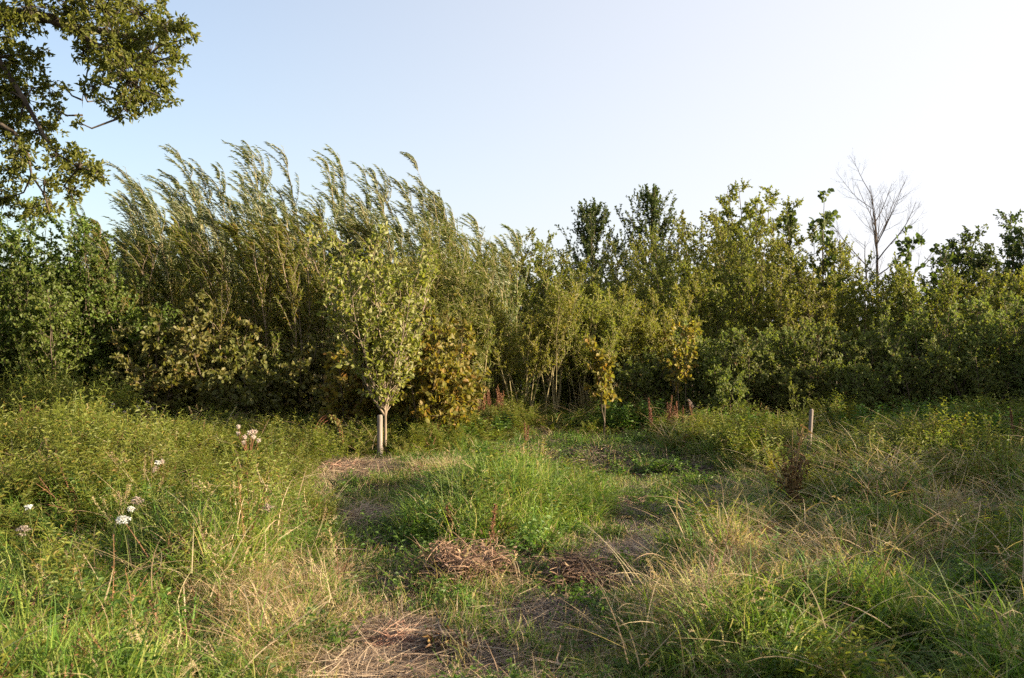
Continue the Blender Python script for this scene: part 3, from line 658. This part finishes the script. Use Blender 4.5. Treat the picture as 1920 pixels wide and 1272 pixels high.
# --- dark dogwood and bramble shrubs along the right-hand front
for i, (px, py, Yd) in enumerate([(1340, 640, 15.0), (1400, 655, 14.7), (1460, 640, 15.0), (1520, 640, 14.8), (1580, 620, 15.2), (1640, 615, 15.0), (1700, 600, 15.3), (1760, 590, 15.0), (1820, 580, 15.2), (1880, 570, 14.9), (1940, 560, 15.0),
                                 (1370, 700, 14.2), (1500, 700, 14.3), (1610, 680, 14.4), (1720, 670, 14.4), (1840, 660, 14.3), (1930, 650, 14.2), (1200, 690, 15.0), (1270, 690, 14.9), (1060, 680, 16.0), (960, 640, 17.3), (1005, 650, 17.6), (1050, 640, 17.4), (1100, 640, 17.6)]):
    d_of = 'beside the sallow bushes' if px < 1300 else 'between lime sapling and tilting stake' if px < 1530 else 'below the bare tree' if px < 1730 else 'at the shaded end of the thicket'
    plant('dogwood_shrub', 'dark green dogwood shrub with few red leaves ' + d_of, 'shrub', gx(px, Yd), Yd, ('bark', 'dark'), 'dogwoods ' + d_of,
          seed=300 + i, h=hz(py, Yd), spread=.55, nstem=6, clear=.06, nb=11, blen=.30, ntw=6, twl=.22, nl=11, L=.050, W=.035, el=.5, up=.4)
# --- two hornbeams, round-headed tree, aspens, trees at the right end
hb = lambda u: .35 + 1.1 * np.sin(np.clip(u * 1.05 + .12, 0, 1) * pi) * (1 - .45 * u)
for i, (px, py, Yd, lab) in enumerate([(1110, 365, 29, 'dark hornbeam with upswept spiky crown, the shorter of the two above the sallows'), (1215, 342, 29.5, 'dark hornbeam with upswept spiky crown, the taller of the two above the alders')]):
    plant('hornbeam', lab, 'tree', gx(px, Yd), Yd, ('bark', 'hornbeam'), 'pair of hornbeams', seed=350 + i, h=hz(py + 34, Yd), spread=0, nstem=1, base_r=0, clear=.16, nb=80, blen=.40, ntw=9, twl=.36, nl=16, tw=.34,
          L=.072, W=.05, el=.80, up=.9, stem_r=.06, prof=lambda u: (1.001 - u) ** .75 * .95 + .07, top=.99)
plant('round_tree', 'broad round-headed tree rising above the alders beside the hornbeams', 'tree', gx(1415, 30), 30, ('bark', 'alder'), seed=361, h=hz(348, 30), spread=1.25, nstem=9, clear=.38, nb=18,
      blen=.15, ntw=8, twl=.34, nl=15, L=.072, W=.05, el=.40, up=.3, stem_r=.04, tall_var=.18)
plant('round_tree', 'smaller round-headed tree between the taller hornbeam and the broad tree', 'tree', gx(1325, 27), 27, ('bark', 'alder'), seed=362, h=hz(410, 27), spread=.7, nstem=4, clear=.2, nb=18,
      blen=.16, ntw=7, twl=.34, nl=11, L=.085, W=.06, el=.55, up=.5, stem_r=.045)
for i, (px, py, Yd, lab) in enumerate([(1552, 382, 18.6, 'young aspen with big loose leaf tufts standing proud of the alders'), (1703, 452, 18.4, 'aspen shoot with big leaves in front of the bare tree'),
                                      (1775, 470, 18.4, 'thin aspen shoot with few leaves beside the bare tree'), (1490, 400, 22, 'slim aspen leaning against the broad round-headed tree')]):
    plant('aspen', lab, 'tree', gx(px, Yd), Yd, ('bark', 'hornbeam'), seed=370 + i, h=hz(py, Yd), spread=.15, nstem=2, clear=.45, nb=9, blen=.16, ntw=3, twl=.22, nl=8 if i != 2 else 4,
          L=.10, W=.09, oval=True, el=.7, up=.6, stem_r=.022)
for i, (px, py, Yd) in enumerate([(1905, 405, 21.5), (1838, 445, 21.0), (1960, 420, 21), (1870, 480, 20.0)]):
    plant('hornbeam', 'dark bushy hornbeam at the shaded end of the thicket past the bare tree', 'tree', gx(px, Yd), Yd, ('bark', 'hornbeam'), 'hornbeams past the bare tree', seed=380 + i, h=hz(py, Yd), spread=.5, nstem=4,
          clear=.15, nb=20, blen=.18, ntw=7, twl=.30, nl=11, L=.08, W=.05, el=.7, up=.7, stem_r=.035)

# --- bare dead tree
def bare_tree(seed, H):
    rg = np.random.RandomState(seed); mbs = [MB(), MB()]
    def limb(p, d, L, r, lev):
        k = 7; pts = [np.array(p)]; d = unit(np.array(d, float))
        for _ in range(k - 1):
            d = unit(d + rg.normal(0, .09, 3) + np.array([0, 0, .10 if lev else .0])); pts.append(pts[-1] + d * L / (k - 1))
        pts = np.array(pts); rad = r * np.linspace(1, .06 if lev == 0 else .25 if lev < 2 else .2, k)
        tubes(mbs[0 if lev == 0 else 1], pts[None], rad[None], 6 if lev < 2 else 4, .5)
        if lev >= 4: return
        n = [16, 8, 6, 4][lev]
        for i in range(n):
            u = rg.uniform(.25 if lev else .22, .97); q = u * (k - 1); j = int(q); f = q - j
            b = pts[j] * (1 - f) + pts[min(j + 1, k - 1)] * f
            a = rg.uniform(0, 2 * pi); e = rg.uniform(.45, .85)
            ax = unit(pts[min(j + 1, k - 1)] - pts[j]); s1 = unit(np.cross(ax, [.3, 1, .2])); s2 = np.cross(ax, s1)
            nd = ax * cos(e) + (s1 * cos(a) + s2 * sin(a)) * sin(e); nd[1] *= .8; nd[0] = nd[0] * 1.25 + .18 * (lev == 0)
            limb(b, nd, L * rg.uniform(.32, .56) * (1.12 - .62 * u), max(rad[j], r * .3) * .5, lev + 1)
    limb((0, 0, -.05), (.03, 0, 1), H, .070, 0)
    return mbs
Yd = 27; o = thing('bare_tree', 'leafless dead tree with fine upswept branches above the thicket', 'tree', (gx(1640, Yd), Yd, 0))
b0, b1 = bare_tree(5, hz(285, Yd) * .86); b0.obj('trunk', M['deadwood'], o, True); b1.obj('branches', M['deadwood'], o, True)

# --- rank of darker trees behind the thicket and the tree row that shades the clearing's edge
w, l = grow(seed=401, h=3.4, spread=.7, nstem=5, clear=.1, nb=16, blen=.22, ntw=6, twl=.35, nl=10, L=.10, W=.07, el=.6, up=.5)
proto = thing('rear_tree', 'shadowy bushy tree glimpsed through gaps in the thicket', 'tree', (0, 22, 0), 0, 'trees behind the thicket')
w.obj('trunk', M['bark'], proto, True); l.obj('crown', M['dark'], proto)
rg = np.random.RandomState(9); first = True
for px, py in zip(range(-60, 2000, 74), [470, 480, 480, 470, 440, 430, 430, 420, 430, 430, 440, 450, 470, 490, 500, 505, 505, 505, 490, 480, 480, 490, 500, 540, 550, 545, 530, 520]):
    Yd = 22.5 + rg.uniform(-.6, 1.2); loc = (gx(px, Yd), Yd, 0); s = hz(py, Yd) / 3.5; sc = (1.05, 1.05, s)
    if first: proto.location = loc; proto.scale = sc; first = False
    else: copy_tree(proto, loc, rg.uniform(0, 6), sc)
shade = thing('edge_tree', 'dense tree of the row bordering the clearing towards the sun', 'tree', (14, 0, 0), 0, 'tree row on the sunny side of the clearing')
w, l = grow(seed=411, h=3.6, spread=.9, nstem=6, clear=.06, nb=18, blen=.24, ntw=7, twl=.40, nl=11, L=.12, W=.085, el=.5, up=.5, stem_r=.04)
w.obj('trunk', M['bark'], shade, True); l.obj('crown', M['maple'], shade)
first = True
for Yd in np.arange(-4.5, 23, .8):
    xx = 13.6 + rg.uniform(-.8, 1.2); hh = (3.55 + rg.uniform(-.3, .35) - .7 * np.clip((Yd - 6) / 4, 0, 1)) / 3.6
    if first: shade.location = (xx, Yd, 0); shade.scale = (1, 1, hh); first = False
    else: copy_tree(shade, (xx, Yd, 0), rg.uniform(0, 6), (1, 1, hh))

# --- old oak whose boughs hang in from the left
def oak():
    rg = np.random.RandomState(3); Yo = 11.0; o = thing('oak', 'old oak with hanging leafy boughs reaching over the meadow', 'tree', (-9.2, 11.8, 0))
    org = np.array([-9.2, 11.8, 0])
    pt = lambda px, py, dy=0: np.array([gx(px, Yo + dy), Yo + dy, hz(py, Yo + dy)]) - org
    tr, lb, cr = MB(), MB(), MB()
    tz = np.linspace(0, 1, 10)
    tubes(tr, np.stack([.15 * np.sin(tz * 4), .1 * np.cos(tz * 3) - .1, tz * 7.5 - .1], 1)[None], (.46 - .28 * tz + .22 * np.exp(-tz * 14))[None], 12, .5)
    limbs = [[(-460, -20, .5), (-250, -40, .3), (-60, 8, 0), (40, 32, 0), (100, 38, 0), (140, 58, 0), (200, 62, .1), (270, 80, .2), (320, 60, .2)],
             [(-460, 120, .5), (-300, 60, .4), (-120, 60, .2), (0, 110, .1), (50, 190, 0), (85, 255, 0), (110, 290, 0), (150, 315, .1), (190, 325, .1)],
             [(-460, 130, .4), (-250, 140, -.2), (-100, 170, -.3), (-20, 220, -.3), (30, 250, -.3), (55, 290, -.3), (62, 330, -.3), (85, 365, -.3), (95, 400, -.3)],
             [(150, 62, .1), (165, 80, .1), (172, 100, .1), (170, 125, .1), (165, 150, .1), (160, 175, .1), (158, 190, .1), (158, 205, .1), (158, 218, .1)],
             [(140, 58, 0), (190, 90, -.2), (230, 110, -.3), (255, 130, -.3), (262, 150, -.3), (258, 170, -.3), (245, 190, -.3), (235, 205, -.3), (222, 225, -.3)],
             [(-460, -200, .4), (-300, -240, .3), (-150, -200, .2), (-20, -150, .1), (80, -110, 0), (160, -80, 0), (220, -60, 0), (270, -40, 0), (310, -20, 0)]]
    LP = np.array([[pt(*q) for q in L] for L in limbs]); tt = np.linspace(0, 1, 9)
    r0 = np.array([.10, .042, .034, .012, .03, .10])[:, None]
    tubes(lb, LP, r0 * (1.05 - .9 * tt), 7, .5)
    clumps = [(60, 15, 50), (130, 25, 45), (200, 20, 60), (265, 30, 60), (318, 55, 38), (225, 85, 60), (285, 105, 55), (302, 155, 42), (245, 150, 55), (275, 190, 36), (205, 125, 40), (160, 100, 28), (178, 165, 24), (222, 212, 20), (345, 48, 18), (364, 74, 8), (335, 105, 22), (145, 60, 30),
              (240, 200, 25), (195, 190, 16), (320, 190, 16), (15, 50, 50), (28, 120, 50), (68, 105, 30), (40, 185, 50), (92, 165, 28), (15, 245, 48), (78, 245, 38), (112, 212, 22), (28, 320, 36), (8, 375, 38), (110, 295, 28), (150, 315, 40), (182, 328, 26), (92, 345, 24), (150, 285, 18), (60, 392, 26), (98, 385, 24),
              (135, 355, 30), (40, 285, 28), (148, 230, 8), (130, 170, 8), (5, 180, 45), (-40, 100, 70), (-50, 250, 70), (-60, 370, 60), (-40, 0, 70), (-140, 60, 90), (-150, 200, 90), (-150, 330, 80)]
    clumps += [(rg.uniform(-420, 330), rg.uniform(-420, -50), rg.uniform(50, 100)) for _ in range(60)]
    clumps += [(rg.uniform(-620, -180), rg.uniform(-100, 420), rg.uniform(50, 100)) for _ in range(30)]
    allp = LP.reshape(-1, 3)
    for (px, py, rp) in clumps:
        r = rp / F * Yo; inframe = px > -20 and py > -20
        c = pt(px, py, rg.uniform(-.45, .45)); n = int(max(4, (112 if inframe else 22) * (r / .35) ** 2))
        near = allp[np.argmin(((allp - c) ** 2).sum(1) + np.where(allp[:, 2] < c[2] - .3, .4, 0))]
        mid = (near + c) / 2 + rg.normal(0, .06, 3)
        tubes(lb, np.array([[near, mid, c]]), np.array([[.012, .009, .005]]), 4, .5)
        q = rg.normal(0, 1, (n, 3)); q = unit(q) * (rg.rand(n, 1) ** .45) * r * np.array([1, 1.2, 1]) * rg.uniform(.75, 1.12, (n, 1)); tip = c + q
        tubes(lb, np.stack([np.broadcast_to(c, tip.shape), tip], 1), np.broadcast_to([.004, .0015], (n, 2)), 3, .5)
        m = 9; d = unit(q)[:, None] * .5 + rg.normal(0, .65, (n, m, 3)) + np.array([0, 0, -.12])
        P = tip[:, None] + rg.normal(0, .018, (n, m, 3))
        leaves(cr, P.reshape(-1, 3), d.reshape(-1, 3), rg.normal(0, .8, (n * m, 3)) + [0, 0, .5], .064 * rg.uniform(.6, 1.2, n * m), .034 * rg.uniform(.7, 1.2, n * m), np.clip(np.repeat(rg.rand(n) * .35, m) + rg.rand(n * m) * .65, 0, 1))
    tr.obj('trunk', M['oakbark'], o, True); lb.obj('limbs', M['oakbark'], o, True); cr.obj('crown', M['oak'], o)
oak()

# ------------------------------------------------------------------ stakes
def stake(label, px, ytop, Yd, tilt, r):
    x = gx(px, Yd); z0 = gh(x, Yd); h = hz(ytop, Yd) - z0
    o = thing('wooden_stake', label, 'stake', (x, Yd, z0)); o.rotation_euler = (radians(-2), tilt, .3)
    s, mb = 14, MB(); a = np.arange(s) / s * 2 * pi; rg = np.random.RandomState(int(px))
    rings = []
    for z, rr in ((-.25, .94), (.0, 1.0), (h * .3, .99), (h * .6, .97), (h * .9, .96), (h - .012, .95), (h, .80)):
        w = 1 + .035 * np.sin(a * 3 + z * 2) + rg.normal(0, .012, s); w[4] -= .16      # drying crack down one side
        rings.append(np.stack([np.cos(a) * r * rr * w, np.sin(a) * r * rr * w, np.full(s, z) + (.004 * np.sin(a * 2) if z > h - .02 else 0)], 1))
    V = np.concatenate(rings + [np.array([[0, 0, h + .002]])]); k = len(rings)
    j, i = np.meshgrid(np.arange(k - 1), np.arange(s)); j, i = j.ravel(), i.ravel()
    mb.add(V, np.stack([j * s + i, j * s + (i + 1) % s, (j + 1) * s + (i + 1) % s, (j + 1) * s + i], 1), .5)
    top = np.stack([(k - 1) * s + np.arange(s), (k - 1) * s + (np.arange(s) + 1) % s, np.full(s, k * s)], 1); mb.f.append(top)
    mb.obj('post', M['stake'], o, True)
stake('sunlit wooden stake standing beside the pale trunk of the young tree', 711.5, 779, 11.7, radians(.5), .033)
stake('weathered grey wooden stake tilting among weeds behind the withered brown plant', 1517, 768, 10.6, radians(5), .022)

# ------------------------------------------------------------------ single wild plants
def stemmed(name, label, cat, x, y, group=None, rz=0): return thing(name, label, cat, (x, y, gh(x, y)), rz, group)
def umbel(px, py, z, size, mat, label, group=None):
    size *= .78; z -= .06
    x, y = gp(px, py, z); o = stemmed('umbel_flower', label, 'wildflower', x, y, group); z0 = gh(x, y); rg = np.random.RandomState(int(px * 7 + py))
    hh = z - z0; st, hd = MB(), MB(); t = np.linspace(0, 1, 6)
    tubes(st, np.stack([.03 * np.sin(t * 3) - .03 * np.sin(3.), .02 * t * (1 - t), t * (hh - .03)], 1)[None], (.004 - .002 * t)[None], 5)
    n = 11; a = np.arange(n) * 2.4; rr = size * np.sqrt((np.arange(n) + .5) / n); dome = .45 * size - rr ** 2 / size * .6 + rg.normal(0, .004, n)
    tips = np.stack([rr * np.cos(a), rr * np.sin(a) * .85 - dome * .5, hh + .012 + dome * .85 + rr * np.sin(a) * .5], 1)
    b = np.array([0, 0, hh - .035])
    tubes(st, np.stack([np.broadcast_to(b, tips.shape), (tips + b) / 2 + [0, 0, -.006], tips], 1), np.broadcast_to([.0018, .0014, .001], (n, 3)), 3)
    m = 16; P = tips[:, None] + rg.normal(0, size * .17, (n, m, 3)) * [1, 1, .35]; d = rg.normal(0, 1, (n, m, 3)) * [1, 1, .3]
    leaves(hd, P.reshape(-1, 3), d.reshape(-1, 3), np.array([0, 0, 1.]) + rg.normal(0, .3, (n * m, 3)), .013, .010, rg.rand(n * m))
    st.obj('stem', M['greenstem'], o, True); hd.obj('flower_head', M[mat], o)
umbel(228, 980, .62, .040, 'white', 'bright white flower umbel, the largest in the sunny meadow')
umbel(51, 956, .60, .020, 'white', 'small white flower umbel near the meadow edge')
umbel(243, 960, .62, .016, 'white', 'tiny white flower umbel just behind the largest white one')
umbel(294, 871, .55, .024, 'white', 'small white flower umbel deeper in the meadow by the thistle')
umbel(93, 866, .50, .026, 'white', 'pale flat flower umbel in front of a shaded hollow')
umbel(73, 870, .50, .034, 'dullumbel', 'greenish faded umbel beside the pale flat one')
umbel(255, 944, .64, .038, 'dullumbel', 'pinkish faded umbel behind the brightest white flower')
umbel(500, 957, .52, .034, 'dullumbel', 'greyish faded umbel near the path edge')
umbel(40, 1000, .58, .042, 'dullumbel', 'broad brownish faded umbel at the meadow rim')

def thistle(px, py, Yd, n, rad, label, mat='fluff', fs=.85):
    x = gx(px, Yd); z0 = gh(x, Yd); h = hz(py, Yd) - z0; o = stemmed('thistle', label, 'thistle', x, Yd); rg = np.random.RandomState(int(px)); st, hd, lf = MB(), MB(), MB()
    tips = np.stack([rg.normal(0, rad, n), rg.normal(0, rad, n), h * rg.uniform(.72, 1.0, n)], 1); tips[0, 2] = h
    base = np.zeros((n, 3)); mid = np.stack([tips[:, 0] * .2, tips[:, 1] * .2, tips[:, 2] * .6], 1)
    tubes(st, np.stack([base, mid, tips], 1), np.broadcast_to([.005, .004, .002], (n, 3)), 4)
    m = 70; q = unit(rg.normal(0, 1, (n, m, 3)) + [0, 0, .4])
    for c in range(n):
        hd = MB(); leaves(hd, tips[c] + q[c] * .002, q[c], rg.normal(0, 1, (m, 3)), .029 * fs * rg.uniform(.6, 1.2, m), .006, rg.rand(m)); hd.obj('seed_fluff', M[mat], o)
    u = rg.uniform(.15, .8, 60); i = rg.randint(0, n, 60); P = mid[i] * u[:, None]; a = rg.uniform(0, 6.3, 60)
    leaves(lf, P + np.stack([0 * a, 0 * a, .2 * h * u], 1), np.stack([np.cos(a), np.sin(a), rg.normal(0, .5, 60)], 1), np.array([0, 0, 1.]) + rg.normal(0, .4, (60, 3)), .075 * rg.uniform(.6, 1.2, 60), .017, rg.rand(60), curl=.4)
    st.obj('stem', M['ruststem'], o, True); lf.obj('leaves', M['deadbrown'], o)
thistle(466, 800, 9.6, 9, .055, 'tall thistle with clustered pinkish white seed fluff in the sunny meadow')
thistle(288, 868, 8.4, 3, .03, 'small thistle with one pale fluffy head amid the meadow grass')
thistle(232, 758, 12.4, 3, .09, 'thistle with small pale heads against the dark shrubs, by the field maples')
thistle(268, 756, 12.6, 3, .06, 'thistle with small pale heads against the dark hazels')
thistle(68, 795, 11.0, 4, .05, 'thistle with drooping cream fluff beside rusty dock')
thistle(1297, 752, 13.0, 5, .05, 'thistle with curled brown heads before the shaded dogwoods', 'dullumbel', .6)

def dock_mesh(seed, h, n):
    rg = np.random.RandomState(seed); st, sd = MB(), MB(); k = 7; t = np.linspace(0, 1, k)
    a = rg.uniform(0, 6.3, n); tl = rg.uniform(.02, .22, n) * h; H = h * rg.uniform(.7, 1, n); H[0] = h
    P = np.zeros((n, k, 3)); P[..., 0] = rg.normal(0, .03, n)[:, None] + (tl * np.cos(a))[:, None] * t; P[..., 1] = rg.normal(0, .03, n)[:, None] + (tl * np.sin(a))[:, None] * t; P[..., 2] = H[:, None] * t
    tubes(st, P, np.broadcast_to(.0045 - .003 * t, (n, k)), 4, rg.rand(n))
    m = 150; u = rg.uniform(.45, 1, (n, m)); B, T_ = curve_eval(P, u); B = B + rg.normal(0, 1, B.shape) * (.016 * (1.15 - u))[..., None]
    leaves(sd, B.reshape(-1, 3), (T_ * .7 + rg.normal(0, .6, T_.shape)).reshape(-1, 3), rg.normal(0, 1, (n * m, 3)), .017, .010, rg.rand(n * m))
    return st, sd
def dock(px, ytop, Yd, n, label, group=None, seed=None):
    x = gx(px, Yd); o = stemmed('dock_stalk', label, 'weed', x, Yd, group)
    a, b = dock_mesh(seed or int(px), hz(ytop, Yd) - gh(x, Yd), n); a.obj('stem', M['ruststem'], o, True); b.obj('seed_head', M['rust'], o)
dock(985, 795, 12.6, 2, 'thin rust red dock stalks at the end of the hummock')
dock(1005, 855, 11.0, 3, 'short pinkish brown dock clump right behind the hummock')
for q in ((920, 728, 14.2), (940, 722, 14.3), (903, 738, 14.0)):
    dock(q[0], q[1], q[2], 5, 'leaning rust red dock stalks in the dark gap of the thicket', 'docks in the dark gap')
for q in ((1228, 748, 13.2), (1250, 742, 13.4), (1272, 752, 13.0)):
    dock(q[0], q[1], q[2], 4, 'upright rusty dock stalks before the shaded dogwoods', 'docks before the dogwoods')
dock(50, 762, 11.8, 6, 'bushy rust brown dock in front of the field maples')
dock(545, 965, 7.9, 5, 'spreading rusty dock at the sunny path edge')
dock(372, 930, 8.2, 4, 'dull brown dock head amid the sunny meadow grass')
dock(1912, 760, 11.2, 4, 'tall dark brown dock at the shaded meadow end')
dock(842, 950, 6.9, 2, 'slim reddish dock stalk rising from the dry tussock')
dock(905, 950, 6.5, 1, 'single straw coloured spike rising from the dry tussock', seed=4)
dock(25, 1120, 4.7, 5, 'large dark reddish dock close to the meadow corner')
dock(1110, 905, 9.4, 3, 'reddish dock seedheads at the sunlit flank of the hummock')
dock(450, 860, 9.3, 5, 'rust brown dock growing around the tall fluffy thistle')

# withered brown plant in front of the second stake
def withered(px, py, ytop, label):
    x, y = gp(px, py); z0 = gh(x, y); h = hz(ytop, y) - z0; o = stemmed('withered_dock', label, 'weed', x, y); rg = np.random.RandomState(8); st, lf = MB(), MB()
    n = 13; k = 7; t = np.linspace(0, 1, k); a = np.linspace(0, 6.28, n) + rg.normal(0, .3, n); H = h * rg.uniform(.5, 1, n); s = rg.uniform(.05, .17, n)
    P = np.zeros((n, k, 3)); P[..., 0] = (s * np.cos(a))[:, None] * t ** 1.6; P[..., 1] = (s * np.sin(a))[:, None] * t ** 1.6; P[..., 2] = H[:, None] * t
    P[:, -1, 2] -= rg.uniform(-.02, .05, n); P[0, :, 0] = -.22 * t ** 1.8
    tubes(st, P, np.broadcast_to(.009 - .005 * t, (n, k)), 5)
    m = 26; u = rg.uniform(.1, 1, (n, m)); B, T_ = curve_eval(P, u)
    leaves(lf, (B + rg.normal(0, .02, B.shape)).reshape(-1, 3), (T_ * .5 + rg.normal(0, .7, T_.shape) + [0, 0, -.4]).reshape(-1, 3), rg.normal(0, 1, (n * m, 3)), .05 * rg.uniform(.5, 1.4, n * m), .016, rg.rand(n * m), curl=.5)
    st.obj('stem', M['witherstem'], o, True); lf.obj('leaves', M['deadbrown'], o)
withered(1488, 995, 800, 'withered dark brown weed with curled leaves standing in the meadow')
def leafy(name, label, cat, px, ytop, Yd, mat, group=None, seed=1, **kw):
    x = gx(px, Yd); o = stemmed(name, label, cat, x, Yd, group); mb = MB(); p = dict(ns=12, h=hz(ytop, Yd) - gh(x, Yd), rad=.18, nl=24, L=.06, W=.026); p.update(kw)
    herb(mb, np.random.RandomState(seed), **p); mb.obj('foliage', M[mat], o)
leafy('yellow_weed', 'bright yellow leafed weed next to the withered brown plant', 'weed', 1455, 838, 9.2, 'yellowleaf', seed=3, ns=7, rad=.09, nl=26, L=.055, W=.018)
leafy('yellow_weed', 'small yellow leafed weed just behind the withered brown plant', 'weed', 1500, 862, 8.9, 'yellowleaf', seed=4, ns=5, rad=.07, nl=20, L=.05, W=.015)
leafy('yellow_weed', 'thin yellow green weed by the dock behind the hummock', 'weed', 1012, 825, 11.6, 'yellowleaf', seed=5, ns=3, rad=.05, nl=26, L=.05, W=.014)
k = 0
for (px, ytop, Yd, r, n, lab, grp) in [
        (900, 778, 13.4, .45, 34, 'low green nettles at the mouth of the dark gap', 'nettles at the dark gap'), (850, 795, 12.8, .35, 24, 'low green nettles at the mouth of the dark gap', 'nettles at the dark gap'),
        (1090, 775, 14.2, .4, 30, 'green nettle bed beside the little sapling', 'nettles by the sapling'), (1185, 748, 14.2, .5, 46, 'green nettle bed beside the little sapling', 'nettles by the sapling'),
        (1350, 770, 13.4, .4, 30, 'shaded nettle clump between the docks and the tilting stake', 'nettles along the shade'), (1430, 775, 13.2, .4, 30, 'shaded nettle clump between the docks and the tilting stake', 'nettles along the shade'),
        (1650, 758, 13.0, .55, 55, 'rounded dark green nettle bed before the shaded thicket', 'nettle beds before the shaded thicket'), (1770, 750, 12.8, .6, 60, 'rounded dark green nettle bed before the shaded thicket', 'nettle beds before the shaded thicket'),
        (1860, 765, 12.2, .5, 45, 'rounded dark green nettle bed before the shaded thicket', 'nettle beds before the shaded thicket'), (1800, 830, 10.2, .35, 30, 'dark green weed clump in the shaded meadow', 'weed clumps in the shaded meadow'),
        (1245, 860, 10.6, .3, 26, 'fresh green nettle patch beside the rotting straw', None), (640, 785, 11.6, .25, 20, 'sunlit leafy weed clump next to the staked tree', None),
        (100, 752, 12.6, .3, 26, 'sunlit leafy weed clump in front of the field maples', 'sunlit weeds before the thicket'), (190, 752, 12.4, .35, 30, 'sunlit leafy weed clump in front of the field maples', 'sunlit weeds before the thicket')]:
    k += 1; sunny = px < 700
    leafy('weed_clump' if sunny else 'nettle_clump', lab, 'weeds' if sunny else 'nettles', px, ytop, Yd, 'herb' if sunny else 'nettle', grp, 20 + k, ns=n, rad=r, nl=22, L=.045 if sunny else .075, W=.014 if sunny else .036)

# heaps of dead weed and straw mats on the path
def heap(name, label, cat, px, py, r, h, mat, n, w=.0055, curled=0, seed=1):
    x, y = gp(px, py); o = stemmed(name, label, cat, x, y); rg = np.random.RandomState(seed); mb = MB()
    k = 6; a = rg.uniform(0, 2 * pi, n); q = r * np.minimum(np.abs(rg.normal(0, .55, n)), 1.15) * (1 + .25 * np.sin(a * 3 + seed)); cx, cy = q * np.cos(a), q * np.sin(a) * 1.15
    cz = h * np.exp(-(q / r) ** 4 * 1.3) * rg.rand(n) ** .8 * (.75 + .4 * np.sin(cx * 14 + seed) * np.cos(cy * 11)); az = rg.uniform(0, 2 * pi, n); L = rg.uniform(.10, .34, n) * min(1, .5 + r)
    t = np.linspace(-.5, .5, k); bend = rg.normal(0, .5, n); dz = rg.normal(0, .22 + h * .8, n)
    P = np.zeros((n, k, 3)); aa = az[:, None] + bend[:, None] * t * 2
    P[..., 0] = cx[:, None] + np.cos(aa) * L[:, None] * t; P[..., 1] = cy[:, None] + np.sin(aa) * L[:, None] * t
    P[..., 2] = np.maximum(cz[:, None] + dz[:, None] * L[:, None] * t - .12 * L[:, None] * (t * 2) ** 2, -.03) + .012
    tubes(mb, P, np.broadcast_to(w * .5 * (1.1 - np.abs(t)), (n, k)), 3, rg.rand(n))
    mb.obj('stalks', M[mat], o)
    if curled:
        lf = MB(); i = rg.randint(0, n, curled); B = P[i, rg.randint(0, k, curled)]
        leaves(lf, B, rg.normal(0, 1, (curled, 3)), rg.normal(0, 1, (curled, 3)), .04 * rg.uniform(.5, 1.3, curled), .016, rg.rand(curled), curl=.5); lf.obj('leaves', M['deadbrown' if mat == 'darkthatch' else mat], o)
heap('dead_weed_heap', 'upright heap of dead brown weeds in front of the hummock', 'dead weeds', 872, 1105, .40, .26, 'deadweed', 1000, curled=700, seed=4)
heap('dead_weed_heap', 'dark brown heap of fallen stalks on the trodden path before the hummock', 'dead weeds', 1085, 1108, .40, .18, 'deadweed', 1000, curled=150, seed=2)
heap('dead_weed_heap', 'low rotting heap across the path near the withered brown plant', 'dead weeds', 1335, 985, .36, .15, 'darkthatch', 800, seed=3)
heap('dead_weed_heap', 'small rotting heap on the path beyond the hummock flank', 'dead weeds', 1280, 893, .40, .15, 'darkthatch', 600, seed=4)
heap('dead_weed_heap', 'reddish dead weed patch at the hummock side of the path', 'dead weeds', 1175, 950, .30, .12, 'deadweed', 500, curled=200, seed=5)
heap('dead_weed_heap', 'wide dark litter heap at the far end of the path', 'dead weeds', 1120, 868, .75, .12, 'darkthatch', 1100, curled=200, seed=6)
heap('dead_weed_heap', 'small blackish clod of rotten leaves at the edge of the straw mat', 'dead weeds', 825, 1232, .13, .09, 'darkthatch', 300, .008, 220, 7)
heap('straw_mat', 'flattened pinkish tan straw mat covering the start of the path', 'straw', 735, 1222, .34, .05, 'deadstraw', 2200, .0045, seed=8)
heap('straw_mat', 'rusty straw mat beside the sunlit stake', 'straw', 640, 892, .55, .08, 'deadstraw', 1500, .006, seed=9)
heap('straw_mat', 'grey tan flattened straw along the shaded foot of the hummock', 'straw', 735, 1000, .36, .08, 'thatch', 1200, .005, seed=10)
heap('straw_mat', 'straw mat scattered across the path below the shaded bank', 'straw', 1215, 1055, .30, .05, 'thatch', 1000, .005, seed=11)

# arching bramble
def bramble(px, ytop, Yd):
    x = gx(px, Yd); o = stemmed('bramble', 'arching reddish bramble canes beside the staked tree', 'bramble', x, Yd); h = hz(ytop, Yd) - gh(x, Yd); rg = np.random.RandomState(2); st, lf = MB(), MB()
    t = np.linspace(0, pi, 14)
    P = np.stack([np.stack([-.17 * s * np.cos(t), .1 * np.sin(t) + .05 * q, h * s * np.sin(t) ** .6], 1) for q, s in enumerate((1, .94, .86, .97))])
    tubes(st, P, np.full((4, 14), .0045), 5); B, T_ = curve_eval(P, rg.uniform(.5, 1, (4, 20)))
    leaves(lf, B.reshape(-1, 3), rg.normal(0, 1, (80, 3)), rg.normal(0, .6, (80, 3)) + [0, 0, 1], .045, .03, rg.rand(80), oval=True)
    st.obj('cane', M['ruststem'], o, True); lf.obj('leaves', M['hazel'], o)
bramble(612, 780, 11.8)

print('triangles', sum(sum(len(p.vertices) - 2 for p in m.polygons) if len(m.polygons) < 2000 else len(m.loops) - 2 * len(m.polygons) for m in {o.data for o in scene.objects if o.type == 'MESH'}))
